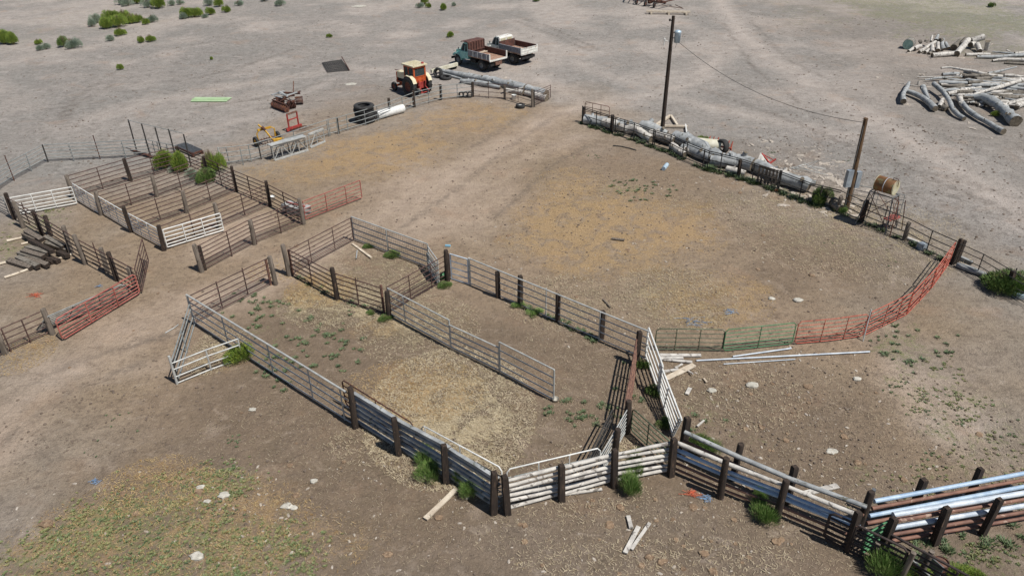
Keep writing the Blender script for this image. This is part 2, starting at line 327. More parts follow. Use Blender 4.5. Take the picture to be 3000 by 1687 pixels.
def ground_mat():
    m = bpy.data.materials.new('dry_soil'); m.use_nodes = True; n = m.node_tree; N = n.nodes; L = n.links; b = N['Principled BSDF']
    b.inputs['Roughness'].default_value = .95; b.inputs['Specular IOR Level'].default_value = .15
    tc = N.new('ShaderNodeTexCoord')
    def noise(sc, det=5, dist=0, rough=.55, st=None):
        t = N.new('ShaderNodeTexNoise'); t.inputs['Scale'].default_value = sc; t.inputs['Detail'].default_value = det
        t.inputs['Distortion'].default_value = dist; t.inputs['Roughness'].default_value = rough
        if st:
            mp = N.new('ShaderNodeMapping'); mp.inputs['Scale'].default_value = st[0]; mp.inputs['Rotation'].default_value = (0, 0, st[1]); L.new(tc.outputs['Object'], mp.inputs[0]); L.new(mp.outputs[0], t.inputs['Vector'])
        else: L.new(tc.outputs['Object'], t.inputs['Vector'])
        return t.outputs[0]
    def ramp(v, lo, hi, a=0., b_=1.):
        r = N.new('ShaderNodeMapRange'); r.inputs[1].default_value = lo; r.inputs[2].default_value = hi; r.inputs[3].default_value = a; r.inputs[4].default_value = b_
        L.new(v, r.inputs[0]); return r.outputs[0]
    def mth(op, a, b_):
        r = N.new('ShaderNodeMath'); r.operation = op
        for i, q in enumerate((a, b_)):
            if isinstance(q, (int, float)): r.inputs[i].default_value = q
            else: L.new(q, r.inputs[i])
        return r.outputs[0]
    def mix(f, a, b_, mode='MIX'):
        r = N.new('ShaderNodeMixRGB'); r.blend_type = mode
        for i, q in enumerate((f, a, b_)):
            if isinstance(q, (int, float)): r.inputs[i].default_value = q
            elif isinstance(q, tuple): r.inputs[i].default_value = q
            else: L.new(q, r.inputs[i])
        return r.outputs[0]
    def att(nm):
        a = N.new('ShaderNodeAttribute'); a.attribute_name = nm; s_ = N.new('ShaderNodeSeparateColor'); L.new(a.outputs['Color'], s_.inputs[0]); return s_.outputs
    cov = att('cover'); soil = att('soil')
    big = noise(.12, 4); med = noise(.9, 6); fine = noise(7, 6, .4, .65); vf = noise(22, 4, .3, .7); tiny = noise(60, 3, 0, .7)
    da = att('dark_ground'); dk = da[0]
    outside = mix(ramp(big, .35, .65), lin('#938f89'), lin('#9f9891'))
    inside = mix(ramp(big, .35, .65), lin('#96856f'), lin('#a08c76'))
    col = mix(soil[0], outside, inside)
    col = mix(mth('MULTIPLY', cov[2], ramp(med, .3, .6, .8, 1.)), col, mix(soil[0], lin('#bdb1a7'), lin('#bba896')))
    col = mix(mth('MULTIPLY', dk, .85), col, mix(ramp(med, .35, .65), lin('#706252'), lin('#80705f')))
    col = mix(ramp(med, .3, .7, .0, .5), col, mix(soil[0], lin('#7c7670'), lin('#776757')))
    sp = noise(3.2, 7, .3, .72); sp2 = noise(1.1, 8, .6, .7, ((1, 1.8, 1), .3))
    col = mix(mth('MULTIPLY', ramp(sp, .50, .62, 0, .5), mth('SUBTRACT', 1., mth('MULTIPLY', cov[2], .7))), col, mix(soil[0], lin('#65605a'), lin('#66584b')))
    col = mix(ramp(sp2, .56, .66, 0, .35), col, mix(soil[0], lin('#b5afa8'), lin('#ad9c8a')))
    col = mix(ramp(sp2, .44, .36, 0, .35), col, mix(soil[0], lin('#6e6962'), lin('#6e5f50')))
    cl = noise(1.5, 8, .4, .75); cl2 = noise(.42, 6, .8, .6)
    col = mix(mth('MULTIPLY', ramp(cl, .50, .60), mth('MULTIPLY', ramp(cl2, .40, .60, .15, 1.), mth('MULTIPLY', mth('ADD', mth('MULTIPLY', soil[2], .5), .08), mth('SUBTRACT', 1., mth('MULTIPLY', cov[2], .8))))), col, mix(soil[0], lin('#57524c'), lin('#5b4e43')))
    col = mix(ramp(cl2, .58, .70, 0, .4), col, mix(soil[0], lin('#b4aba4'), lin('#a89786')))
    col = mix(mth('MULTIPLY', da[1], ramp(sp, .40, .5, .1, .55)), col, lin('#625a52'))
    # reddish and ochre stains
    col = mix(mth('MULTIPLY', ramp(noise(.35, 5, .5), .58, .72), .22), col, lin('#a58468'))
    # specks: dark clods and light grit
    v = N.new('ShaderNodeTexVoronoi'); v.inputs['Scale'].default_value = 3.6; v.inputs['Randomness'].default_value = 1
    mpv = N.new('ShaderNodeMapping'); L.new(tc.outputs['Object'], mpv.inputs[0]); mpv.inputs['Scale'].default_value = (1, .8, 1); L.new(mpv.outputs[0], v.inputs['Vector'])
    dots = ramp(mth('ADD', v.outputs['Distance'], mth('MULTIPLY', fine, .35)), .30, .38, 1., 0.)
    dark = mth('MULTIPLY', mth('MULTIPLY', dots, soil[2]), mth('SUBTRACT', 1., mth('MULTIPLY', cov[2], .6)))
    dark = mth('MULTIPLY', dark, ramp(noise(.5, 3), .38, .6))
    col = mix(mth('MULTIPLY', dark, .55), col, lin('#5f5348'))
    d2 = ramp(fine, .53, .64); col = mix(mth('MULTIPLY', d2, mth('ADD', mth('MULTIPLY', soil[2], .4), .12)), col, lin('#6b5f54'))
    col = mix(mth('MULTIPLY', ramp(noise(11, 5, 1.2, .7), .60, .68), .45), col, lin('#b8aca0'))
    # straw
    rag = ramp(noise(.75, 7, 1.0, .7), .38, .54, .15, 1.)
    g0 = mth('MULTIPLY', cov[0], rag); p0 = mth('MULTIPLY', soil[1], rag)
    stn = mth('ADD', mth('MULTIPLY', noise(5, 8, 1.5, .75, ((1, 1.8, 1), .6)), .5), mth('ADD', mth('MULTIPLY', noise(11, 6, 1.0, .75, ((2, 1, 1), -.5)), .25), mth('MULTIPLY', noise(1.0, 5, .8, .6), .25)))
    ps = ramp(mth('ADD', stn, mth('MULTIPLY', p0, .19)), .57, .64)
    col = mix(mth('MULTIPLY', ps, mth('MULTIPLY', ramp(p0, 0, .35), .88)), col, mix(ramp(vf, .35, .65), lin('#96866a'), lin('#cabb9b')))
    gs = ramp(mth('ADD', stn, mth('MULTIPLY', g0, .18)), .54, .64)
    col = mix(mth('MULTIPLY', gs, mth('MULTIPLY', ramp(g0, 0, .35), .78)), col, mix(ramp(vf, .35, .65), lin('#8e7656'), lin('#b89b73')))
    gn = ramp(mth('ADD', noise(1.7, 6, .8, .65), mth('MULTIPLY', cov[1], .26)), .62, .78)
    col = mix(mth('MULTIPLY', mth('MULTIPLY', gn, ramp(fine, .42, .58)), mth('MULTIPLY', ramp(cov[1], 0, .3), .75)), col, mix(ramp(vf, .35, .65), lin('#646a45'), lin('#868a5c')))
    col = mix(1., col, mix(ramp(tiny, .2, .8), (.74, .74, .74, 1), (1.26, 1.26, 1.26, 1)), 'MULTIPLY')
    col = mix(1., col, mix(ramp(vf, .25, .75), (.86, .86, .86, 1), (1.14, 1.14, 1.14, 1)), 'MULTIPLY')
    L.new(col, b.inputs['Base Color'])
    h = mth('ADD', mth('MULTIPLY', fine, 1.0), mth('ADD', mth('MULTIPLY', vf, .5), mth('MULTIPLY', med, 2.)))
    h = mth('ADD', h, mth('MULTIPLY', ps, .3)); h = mth('ADD', h, mth('MULTIPLY', dots, mth('MULTIPLY', soil[2], -.25)))
    bp = N.new('ShaderNodeBump'); bp.inputs['Strength'].default_value = .9; bp.inputs['Distance'].default_value = .09
    L.new(h, bp.inputs['Height']); L.new(bp.outputs[0], b.inputs['Normal'])
    return m
ground.data.materials.append(ground_mat())

# ------------------------------------------------------------------ fence and gate builders
def post_mb(p, h, kind, lean=(0, 0)):
    b = MB(); p = Vector((p.x, p.y, -.05)); lv = .07 if kind in ('tie','greytie','round','greyround','greythin') else .02; t = p + Vector((lean[0]+RND.uniform(-lv,lv), lean[1]+RND.uniform(-lv,lv), h*RND.uniform(.96,1.05)+.05))
    if kind in ('tie', 'greytie'):
        k_ = RND.uniform(.8,.98); b.tube([p, lerp(p,t,.5), t - (t-p)*.03, t], [.15*k_,.145*k_,.14*k_,.115*k_], 4, jit=.05, sm=False, up=(1,.3,0)); m = 'tie' if kind == 'tie' else 'post'
    elif kind in ('round', 'greyround'):
        b.tube([p, lerp(p,t,.5), t - (t-p)*.02, t], [.125,.115,.11,.09], 10, jit=.04); m = 'tie' if kind == 'round' else 'post'
    elif kind == 'greythin': b.tube([p, lerp(p,t,.5), t], [.09,.085,.075], 8, jit=.05); m = 'post'
    elif kind == 'thin': b.tube([p, t], .045, 8); m = 'darkpipe'
    elif kind == 'rustpipe': b.tube([p, t], .06, 8); m = 'rust'
    elif kind == 'tpost': b.tube([p, t], .03, 4, sm=False); m = 'rustdark'
    elif kind == 'galvpost': b.tube([p, t], .05, 8); m = 'galv'
    elif kind == 'bluepost': b.tube([p, t], .06, 8); m = 'steel'
    return b, m
def fence(label, pts, rails, m, r=.027, posts=(), stays=(), name='pipe_fence', cat='fence', sag=.012, hook=None, group=None, sm=None):
    base = pts[0]; t = thing(name, label, cat, base, group=group)
    if name == 'log_fence':
        for h, mm, rr in rails:
            for i in range(len(pts)-1):
                A_, B_ = pts[i], pts[i+1]; dd_ = (B_-A_).normalized(); b = MB(); e0, e1 = RND.uniform(-.02,.12), RND.uniform(-.02,.12); L_ = (B_-A_).length
                z0, z1 = h+RND.uniform(-.05,.05), h+RND.uniform(-.05,.05); k_ = 5; r0, r1 = rr*RND.uniform(.72,.9), rr*RND.uniform(.9,1.05)
                if RND.random() < .5: r0, r1 = r1, r0
                pl = [A_ + dd_*(-e0+(L_+e0+e1)*j/k_) + Z*(z0+(z1-z0)*j/k_+RND.uniform(-.004,.004)) + dd_.cross(Z)*RND.uniform(-.008,.008) for j in range(k_+1)]
                b.tube(pl, [(r0+(r1-r0)*j/k_)*RND.uniform(.95,1.04) for j in range(k_+1)], 4 if mm == 'greylog' else 7, jit=.07 if mm == 'greylog' else .1, capmi=1, sm=mm != 'greylog', up=(0,0,1)); b.build('rail', [mm, 'cutend'], t)
        rails = []
    for q in rails:
        h, mm, rr = (q, m, r) if not isinstance(q, tuple) else (q + (m, r)[len(q)-1:])
        b = MB(); pl = []
        for i, p in enumerate(pts):
            pl.append(p + Z*h)
            if i < len(pts)-1:
                L_ = (pts[i+1]-p).length; k = max(1, int(L_/2.2))
                for j in range(1, k): pl.append(lerp(p, pts[i+1], j/k) + Z*(h + RND.uniform(-sag, sag)))
        n = 10 if rr > .05 else 6
        b.tube(pl, [rr*RND.uniform(.9, 1.1) if rr > .05 else rr for _ in pl], n, jit=.06 if 'log' in mm else 0, capmi=0)
        b.build('rail', mm, t)
    hs = [q[0] if isinstance(q, tuple) else q for q in rails] or [0]
    for p in stays:
        b = MB(); b.tube([Vector((p.x, p.y, min(hs) if min(hs) > .3 else 0)), Vector((p.x, p.y, max(hs)))], r*1.1, 6); b.build('upright', sm or m, t)
    for p, k, h in posts:
        b, mm = post_mb(p, h, k); o = b.build('post', mm, t)
    return t
def gate(label, A, B, h=1.2, z0=.12, nb=4, m='galv', r=.024, braces=(.33, .66), At=None, Bt=None, rnd=False, name='gate', cat='gate', mesh=False, group=None, bow=.0, barm=None):
    t = thing(name, label, cat, A, group=group)
    A = Vector(A); B = Vector(B); At = Vector(At) if At is not None else A + Z*h; Bt = Vector(Bt) if Bt is not None else B + Z*h
    A0 = lerp(A, At, z0/h); B0 = lerp(B, Bt, z0/h)
    nrm = (B-A).cross(Z).normalized()
    def q(u, v): return lerp(lerp(A0, B0, u), lerp(At, Bt, u), v) + nrm*bow*math.sin(u*math.pi)
    if rnd:
        d = .12/(B-A).length*.9; e = .1; pl = [q(d, 0), q(.5, 0), q(1-d, 0), q(1, e), q(1, 1-e), q(1-d, 1), q(.5, 1), q(d, 1), q(0, 1-e), q(0, e)]
    else: pl = [q(0, 0), q(.5, 0), q(1, 0), q(1, 1), q(.5, 1), q(0, 1)]
    b = MB()
    if rnd: b.tube(pl, r*1.1, 6, closed=True)
    else:
        for s in ((pl[0], pl[1], pl[2]), (pl[2], pl[3]), (pl[3], pl[4], pl[5]), (pl[5], pl[0])): b.tube(list(s), r*1.1, 6)
    b.build('frame', m, t)
    for i in range(1, nb+1):
        v = (i/(nb+1))**1.12; b = MB(); b.tube([q(k/6, v) for k in range(7)], r*.9, 6); b.build('bar', barm or m, t)
    for u in braces:
        b = MB(); b.tube([q(u, 0) + nrm*r, q(u, 1) + nrm*r], r*.9, 6); b.build('brace', m, t)
    if mesh:
        b = MB(); L_ = (B-A).length; k = int(L_/.13)
        for i in range(1, k): b.tube([q(i/k, 0), q(i/k, 1)], .006, 3)
        for i in range(1, 10): b.tube([q(0, i/10), q(1, i/10)], .006, 3)
        b.build('wire_mesh', 'wire', t)
    return t
def rows(n, lo, hi): return [lo + (hi-lo)*i/(n-1) for i in range(n)]

# ------------------------------------------------------------------ left pens
B0a, B0b, B0c, B0d = P('z1',1245,920), P('z1',2230,1360), P('f',145,700), P('f',480,880)
aJ = P('z1',1710,1115)
fence('rusty pipe fence on the far side of the small pens with a block-laced post', [P('e',745,620), P('z1',330,1160), B0a], rows(6,.12,1.42), 'brownpipe',
      posts=[(P('e',745,622),'greyround',1.45),(P('z1',330,1165),'tie',1.5),(B0a,'tie',1.5)], stays=[P('e',1040,530),P('z1',750,1050)])
fence('rusty pipe fence with wooden posts crossing behind the green bushes to the red gate', [B0a, aJ, B0b, B0c, B0d], rows(6,.12,1.42), 'brownpipe',
      posts=[(aJ,'tie',1.5),(B0b,'tie',1.6),(B0c,'tie',1.55),(B0d,'greyround',1.6)], stays=[lerp(aJ,B0b,.5),lerp(B0b,B0c,.45),lerp(B0c,B0d,.5)])
fence('rusty pipe divider between the two farthest small pens with one grey wooden post', [P('e',1025,785), P('e',1585,605), aJ], rows(6,.12,1.35), 'brownpipe',
      posts=[(P('e',1020,790),'greyround',1.4),(P('e',1580,605),'greyround',1.4)], stays=[P('e',1325,690),P('e',1832,555)])
fence('rusty pipe divider in the middle of the small pens with a grey post half way', [P('e',1330,958), P('e',1885,765), B0b], rows(6,.12,1.35), 'brownpipe',
      posts=[(P('e',1325,960),'tie',1.5),(P('e',1882,767),'greyround',1.35)], stays=[P('e',1617,838),P('e',2118,640)])
fence('rusty pipe divider behind the nearest white gate with a blue-tipped grey post', [P('e',1665,1140), P('e',2218,920), B0c], rows(6,.12,1.35), 'brownpipe',
      posts=[(P('e',1655,1145),'tie',1.45),(P('e',2218,925),'greyround',1.5)], stays=[P('e',1960,1000),P('e',2465,795)])
fence('rusty pipe fence along the dirt alley from two twinned grey posts', [P('e',2045,1355), P('s',746,713), B0d], rows(7,.1,1.4), 'brownpipe',
      posts=[(P('e',2030,1360),'greyround',1.5),(P('e',2062,1340),'tie',1.35),(P('s',746,716),'greyround',1.45)], stays=[P('e',2335,1205),P('f',255,975),P('f',10,1085)])
fence('rusty five-rail pipe fence on many mixed posts beside the stack of old ties', [P('s',41,640), P('s',125,690), P('s',250,770), P('s',413,860)], rows(5,.25,1.35), 'brownpipe',
      posts=[(P('e',150,832),'tie',1.65),(P('e',240,920),'greyround',1.65),(P('e',430,992),'tie',1.45),(P('e',512,1002),'round',1.2),(P('e',720,1177),'greytie',1.6),
             (P('e',862,1283),'greyround',1.65),(P('e',1085,1372),'greytie',1.45),(P('e',1178,1445),'round',1.5),(P('s',402,852),'greyround',1.35)], stays=[P('e',1012,1305),P('e',300,885)])
gate('white tubular gate standing open across the alley beside the leftmost brown post', P('e',170,802), P('e',780,688), 1.15, m='white', nb=4, r=.03)
gate('farthest of the three white gates closing the small pens', P('e',790,652), P('e',1000,785), 1.15, m='white', nb=4, r=.026, group='white gates closing the small pens')
gate('middle one of the three white gates closing the small pens', P('e',1045,785), P('e',1300,940), 1.15, m='white', nb=4, r=.026, group='white gates closing the small pens')
gate('nearest of the three white gates closing the small pens', P('e',1348,965), P('e',1630,1118), 1.15, m='white', nb=4, r=.026, group='white gates closing the small pens')
gate('bright white tubular gate swung out from the dark corner post', P('e',1690,1133), P('e',2255,960), 1.13, m='white', nb=4, r=.03)
gate('small dark grey-green pipe panel at the left edge behind the brown post', P('s',-60,588), P('e',105,808), 1.2, m='greypipe', nb=4)
gate('narrow rusty gate standing ajar at the end of the alley fence', P('s',417,860), P('s',437,769), 1.35, m='brownpipe', nb=4, braces=(.5,))
gate('dull red gate leaning on the stacked panels beside the round wooden post', P('i',640,690), P('i',1415,215), At=P('i',552,470,1.0), Bt=P('i',1350,8,1.15), m='gate_red', nb=5, r=.032, braces=(.35,.7), rnd=True)
gate('grey-green panel with rounded corners stacked behind the dull red gate', P('i',345,600), P('i',1330,225), At=P('i',470,440,.95), Bt=P('i',1240,110,1.0), m='greypipe', nb=5, r=.028, rnd=True)
fence('thin rusty pipe fence running off the left edge below the dull red gate', [P('s',-60,1075), P('i',50,812), P('i',495,612)], rows(5,.1,1.15), 'brownpipe', r=.026,
      posts=[(P('i',530,615),'greyround',1.25),(P('i',52,812),'greyround',1.1)], stays=[P('i',115,793),P('i',312,700)])
gate('red tubular gate standing wide open at the mouth of the large corral', P('f',502,850), P('f',1068,630), 1.2, m='gate_red', nb=4, r=.026, braces=(.37,.72))
# outer grey panels
fence('grey pipe panel fence bending round the empty yard beyond the small pens', [P('s',-70,605), P('e',150,440), P('e',485,255), P('e',1010,228), P('e',1515,200)], rows(5,.3,1.2), 'greypipe', r=.027,
      posts=[(P('e',145,445),'tpost',1.7),(P('e',1010,228),'tpost',1.65),(P('e',485,257),'thin',1.25),(P('e',1515,200),'thin',1.25)], stays=[P('e',322,350),P('e',748,247),P('e',1270,218)])
fence('short grey pipe panel leading back from the outer fence corner to the bushes', [P('e',1515,200), P('z1',1235,850)], rows(4,.35,1.2), 'greypipe', r=.027, stays=[lerp(P('e',1515,200),P('z1',1235,850),k) for k in (.2,.35,.65,.85)])
D0, D1 = P('z1',437,640), P('z1',1412,900)
fence('tall open pipe frame with a single top rail standing over the outer fence corner', [D0, D1], [2.25], 'greypipe', r=.022, stays=[], name='standing_pipes', cat='pipe frame',
      posts=[(lerp(D0,D1,k),'thin',2.25) for k in (0,.255,.5,.75,1)])
# corner gates of the large corral
LFp = [P('z1',1960,890), P('z2',105,1440), P('z2',275,1395), P('z2',600,1290), P('z2',1100,1110), P('z2',1520,965), P('z2',1680,930), P('z2',1840,880), P('b',1105,1265), P('b',1350,1180), P('b',1600,1080), P('b',1870,1010), P('b',2180,975)]
fence('long curving grey pipe fence on the far left side of the large corral', LFp, rows(4,.18,1.2), 'greypipe', r=.028,
      posts=[(LFp[0],'galvpost',1.25),(P('z2',280,1395),'thin',1.15),(P('z2',1680,932),'thin',1.15),(P('b',1345,1150),'tie',1.3),(P('b',1592,1080),'tie',1.3),(P('b',1862,1005),'tie',1.25),(P('b',2180,975),'tie',1.2)],
      stays=[LFp[1],P('z2',700,1250),P('z2',900,1180),LFp[5],LFp[7],P('b',735,1375),P('b',830,1350),LFp[8],P('b',1230,1220),P('b',1355,1175),P('b',1480,1130),P('b',1605,1078),P('b',1740,1040),P('b',1872,1008),P('b',2028,990),P('z1',2100,860),P('z1',2350,880)])
RF0 = [P('b',2180,975), P('z5',1540,780), P('z5',2060,930)]
fence('rusty pipe fence of thin rails ending at paired posts by the corral mouth', RF0, [.1,.5,.85,1.2], 'brownpipe', r=.02,
      posts=[(RF0[1],'greytie',1.2),(RF0[2],'greytie',1.5),(P('z5',2095,925),'thin',1.4)], stays=[P('z5',1235,765),P('z5',1790,830)])
gate('rusty gate folded back against the big grey logs by the corral mouth', P('z5',2085,915), P('z5',2400,775), 1.15, m='brownpipe', nb=5, r=.022, braces=(), rnd=False)

# ------------------------------------------------------------------ near corral
k0 = P('f',368,1388)
gate('long rusty gate fencing the near pen along the alley', k0, P('f',982,1050), 1.35, z0=.1, m='brownpipe', nb=5, r=.024, braces=(.3,.68))
gate('silver tubular gate covered with wire mesh', P('f',990,1045), P('z11',618,1060), 1.4, z0=.1, m='galv', nb=3, r=.035, braces=(.48,), mesh=True)
gate('short silver panel leaning beside the wire-mesh gate', P('z11',625,1075), P('z11',800,1335), 1.3, m='galv', nb=4, r=.028, braces=())
gate('second short silver panel tucked lower beside the wire-mesh gate', P('z11',600,1110), P('z11',770,1350), 1.05, m='greypipe', nb=5, r=.026, braces=())
gate('rusty gate closing the inner pen next to the single dark post', P('j',1345,400), P('z11',1000,1225), 1.35, z0=.1, m='brownpipe', nb=4, r=.024, braces=(.33,.68))
fence('rusty pipe fence splitting the near pens between two stout wooden posts', [P('s',858,806), P('j',820,265), P('s',1128,924)], rows(6,.12,1.42), 'brownpipe',
      posts=[(P('f',337,1400),'greyround',1.65),(P('f',372,1392),'rustpipe',1.45),(P('j',820,268),'round',1.65),(P('j',1337,442),'round',1.35),(P('j',1290,400),'rustpipe',1.45)], stays=[P('f',567,1490),P('j',1035,315)])
fence('rusty pipe fence between the bent silver corner and a round wooden post on the alley', [P('i',1970,508), P('s',808,828)], rows(6,.12,1.42), 'brownpipe',
      posts=[(P('f',200,1488),'greyround',1.6),(P('f',150,1490),'rustpipe',1.4)], stays=[P('i',2240,352),P('i',2495,212)])
gate('white-framed walk gate beside the single dark post', P('z11',1028,1250), P('z11',1345,1350), 1.4, z0=.05, m='whitepipe', nb=3, r=.035, braces=())
eA, eB = P('z11',1372,1352), P('k',1190,800)
fence('long silver pipe fence with four dark wooden posts behind it', [eA, P('s',1895,1058)], [(.1,),(.45,),(.8,),(1.12,),(1.45,'galv',.038)], 'galv', r=.026,
      posts=[(P('z11',955,1275),'round',1.75),(P('z11',1372,1352),'galvpost',1.5),(P('j',2437,242),'tie',1.4),(P('k',82,320),'tie',1.5),(P('k',458,490),'tie',1.5),(P('k',898,660),'tie',1.45),(P('z12',575,515),'tie',1.6)], stays=[P('k',340,430),P('k',872,682)])
silver = 'silver pipe panels along the middle of the near pen'
gate('silver pipe panel tied to the round wooden post at the pen divider', P('j',1355,430), P('j',1960,762), 1.45, z0=.12, m='galv', nb=3, r=.03, braces=(.27,), group=silver)
gate('lower silver pipe panel between two taller ones in the near pen', P('j',1962,765), P('j',2448,1000), 1.22, z0=.12, m='galv', nb=3, r=.032, braces=(), group=silver)
gate('silver pipe panel whose free end stands on a white stone', P('j',2455,1003), P('k',418,1290), 1.5, z0=.1, m='galv', nb=3, r=.03, braces=(), group=silver)
fence('long silver pipe fence running from the alley down to a dark corner post', [P('i',1962,510), P('s',1030,1243)],
      [(.08,),(.44,),(.79,),(1.15,),(1.5,'galv',.042)], 'galv', r=.027,
      posts=[(P('i',1960,512),'galvpost',1.5),(P('s',1041,1252),'round',1.75)], stays=[lerp(P('i',1962,510),P('s',1030,1243),k) for k in (.25,.55,.79,.965)])
tA, tB, tC = P('i',1965,520), P('i',1792,1112), P('i',2440,862)
fence('dark sagging rails of the small triangular pen on its alley side', [tA, tB], [.1,.45,.85,1.1], 'greypipe', r=.028, sag=.05, posts=[(P('i',1782,1112),'galvpost',1.3),(P('i',1797,1100),'thin',1.1)], stays=[lerp(tA,tB,.5)])
fence('silver rails closing the front of the small triangular pen', [tB, P('i',2125,975), tC], [.05,.35,.7,1.0], 'galv', r=.032, stays=[P('i',2125,975),tC])
# log rail corner
L1 = [P('s',1041,1250), P('s',1169,1332), P('s',1306,1413.5), P('s',1446,1504)]
inn = Vector((.12,.16,0))
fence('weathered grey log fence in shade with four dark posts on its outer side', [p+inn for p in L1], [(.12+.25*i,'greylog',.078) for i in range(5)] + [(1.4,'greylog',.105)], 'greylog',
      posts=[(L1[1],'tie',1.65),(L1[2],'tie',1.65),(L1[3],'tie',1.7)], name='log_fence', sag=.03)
L2 = [P('s',1487,1504), P('s',1645,1466), P('s',1799,1425), P('s',1965,1393)]
inn2 = Vector((.0,.18,0))
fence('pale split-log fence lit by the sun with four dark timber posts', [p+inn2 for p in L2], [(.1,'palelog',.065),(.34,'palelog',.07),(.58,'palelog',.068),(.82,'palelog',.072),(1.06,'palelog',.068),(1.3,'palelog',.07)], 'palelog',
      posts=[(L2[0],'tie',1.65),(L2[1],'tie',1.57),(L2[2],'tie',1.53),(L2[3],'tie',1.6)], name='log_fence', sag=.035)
ins = Vector((.3,.34,0))
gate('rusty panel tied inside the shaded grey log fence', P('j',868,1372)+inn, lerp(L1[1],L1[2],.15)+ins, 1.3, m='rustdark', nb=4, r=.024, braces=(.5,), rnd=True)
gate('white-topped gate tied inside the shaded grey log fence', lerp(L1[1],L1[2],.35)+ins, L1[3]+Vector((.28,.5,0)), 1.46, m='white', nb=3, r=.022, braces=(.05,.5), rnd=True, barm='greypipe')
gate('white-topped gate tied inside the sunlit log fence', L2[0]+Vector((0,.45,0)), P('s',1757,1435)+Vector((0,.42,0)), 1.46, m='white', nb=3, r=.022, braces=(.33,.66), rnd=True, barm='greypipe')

# gates at the middle junction
gate('dark red gate seen edge-on between two dark wooden posts', P('z12',585,490), P('z12',474,1270), 1.3, At=P('z12',562,490)+Z*1.28, Bt=P('z12',428,1272)+Z*1.28, z0=.1, m='rust', nb=5, r=.034, braces=(.3,.5,.75), rnd=True)
b_, m_ = post_mb(P('z12',472,1312), 1.5, 'round'); 
single(b_, 'gate_post', m_, 'round dark post wound with wire where the green gate hangs', 'post', P('z12',472,1312))
b_, m_ = post_mb(P('s',1799,1345), 1.35, 'round')
single(b_, 'gate_post', m_, 'short dark post leaning beside the silver gate bars behind the log fence', 'post', P('s',1799,1345))
gate('far white bar panel climbing away from the junction of the fences', P('z12',692,428), P('z12',850,890), 1.45, z0=.1, m='white', nb=3, r=.034, braces=(.02,.97))
gate('near white bar panel leaning outward above the corner of the log fence', P('z12',836,820), P('z12',1005,1378), At=P('z12',862,500,1.35), Bt=P('z12',1115,1162,.95), m='white', nb=4, r=.034, braces=(.03,.45,.97))
gate('olive green gate with a round top bar behind the log fence corner', P('z12',512,1310), P('s',1958,1368), 1.1, m='olive', nb=4, r=.024, braces=(.45,), rnd=True)
gate('silver gate of close-set bars propped against the log fence', P('s',1837,1262), P('s',1755,1408), 1.15, m='galv', nb=5, r=.02, braces=(.3,.7))
gate('small dark panel lying in shade behind the silver gate bars', P('s',1790,1262), P('s',1718,1405), 1.0, m='darkpipe', nb=3, r=.026, braces=())

# right-hand row of panels
gate('dark rounded gate just right of the white bar panel', P('k',1432,780), P('k',2108,790), 1.1, z0=.08, m='olive', nb=4, r=.022, braces=(.3,.65), rnd=True, bow=-.02)
gate('green tubular gate between the dark gate and the orange-red gates', P('k',2118,795), P('l',238,722), 1.12, z0=.08, m='green', nb=5, r=.02, braces=(.5,), rnd=True)
gate('first orange-red gate with rounded corners next to the green gate', P('l',262,720), P('l',950,640), 1.15, z0=.06, m='orange', nb=5, r=.02, braces=(.36,.7), rnd=True, bow=.06)
gate('second orange-red gate right of the leaning steel stake', P('l',975,630), P('l',1385,428), 1.2, z0=.06, m='orange', nb=5, r=.02, braces=(.4,.75), rnd=False)
gate('third orange-red gate seen at a slant in the bend of the row', P('l',1392,425), P('l',1625,178), 1.25, z0=.06, m='orange', nb=4, r=.021, braces=(.5,.97))
gate('fourth orange-red gate ending at the stout dark post', P('l',1632,172), P('h',1815,1290), 1.3, z0=.06, m='orange', nb=4, r=.022, braces=(.5,), rnd=True)
b_ = MB(); b_.tube([P('l',955,682), P('l',1040,362,1.35)], .03, 6)
single(b_, 'steel_stake', 'galv', 'thin steel stake leaning between two orange-red gates', 'stake', P('l',955,682))

# long right fence
RFp = [P('z6',170,455), P('z6',430,545), P('z6',720,640), P('z6',1130,770), P('z6',1500,905), P('z6',1820,1005), P('z6',2050,1130), P('z6',2560,1345)]
fence('dark pipe fence in front of the row of fallen logs, its upper stretch', RFp, [.15,.62,1.1,(1.22,'darkpipe',.032)], 'darkpipe', r=.032,
      posts=[(P('z6',160,455),'thin',1.35),(P('z6',200,440),'tie',1.2),(P('z6',712,630),'tie',1.25),(P('z6',745,645),'thin',1.2),(P('z6',1490,900),'thin',1.25),(P('z6',2440,1290),'thin',1.2)],
      stays=[P('z6',425,545),P('z6',780,665),P('z6',950,700),P('z6',1130,765),P('z6',1520,912),P('z6',1812,1003),P('z6',2050,1130),P('z6',2120,1140)])
RFq = [RFp[-1], P('z7',440,710), P('z7',1010,860), P('z7',1690,1095), P('z7',2220,1310), P('h',690,745)]
fence('dark pipe fence in front of the fallen logs, its stretch with the wooden pallet', RFq, [.15,.65,1.1,(1.22,'darkpipe',.03)], 'darkpipe', r=.03,
      posts=[(P('z7',1000,858),'tie',1.2),(P('z7',1690,1095),'thin',1.3),(P('z7',1720,1090),'thin',1.3),(P('h',700,755),'greyround',1.0)],
      stays=[P('z7',440,705),P('z7',665,760),P('z7',1240,940),P('z7',1480,1010),P('z7',2090,1250),P('z7',2430,1370),P('h',510,690)])
RFr = [P('h',690,745), P('h',930,860), P('h',1370,1040), P('h',1590,1160), P('h',1850,1280)]
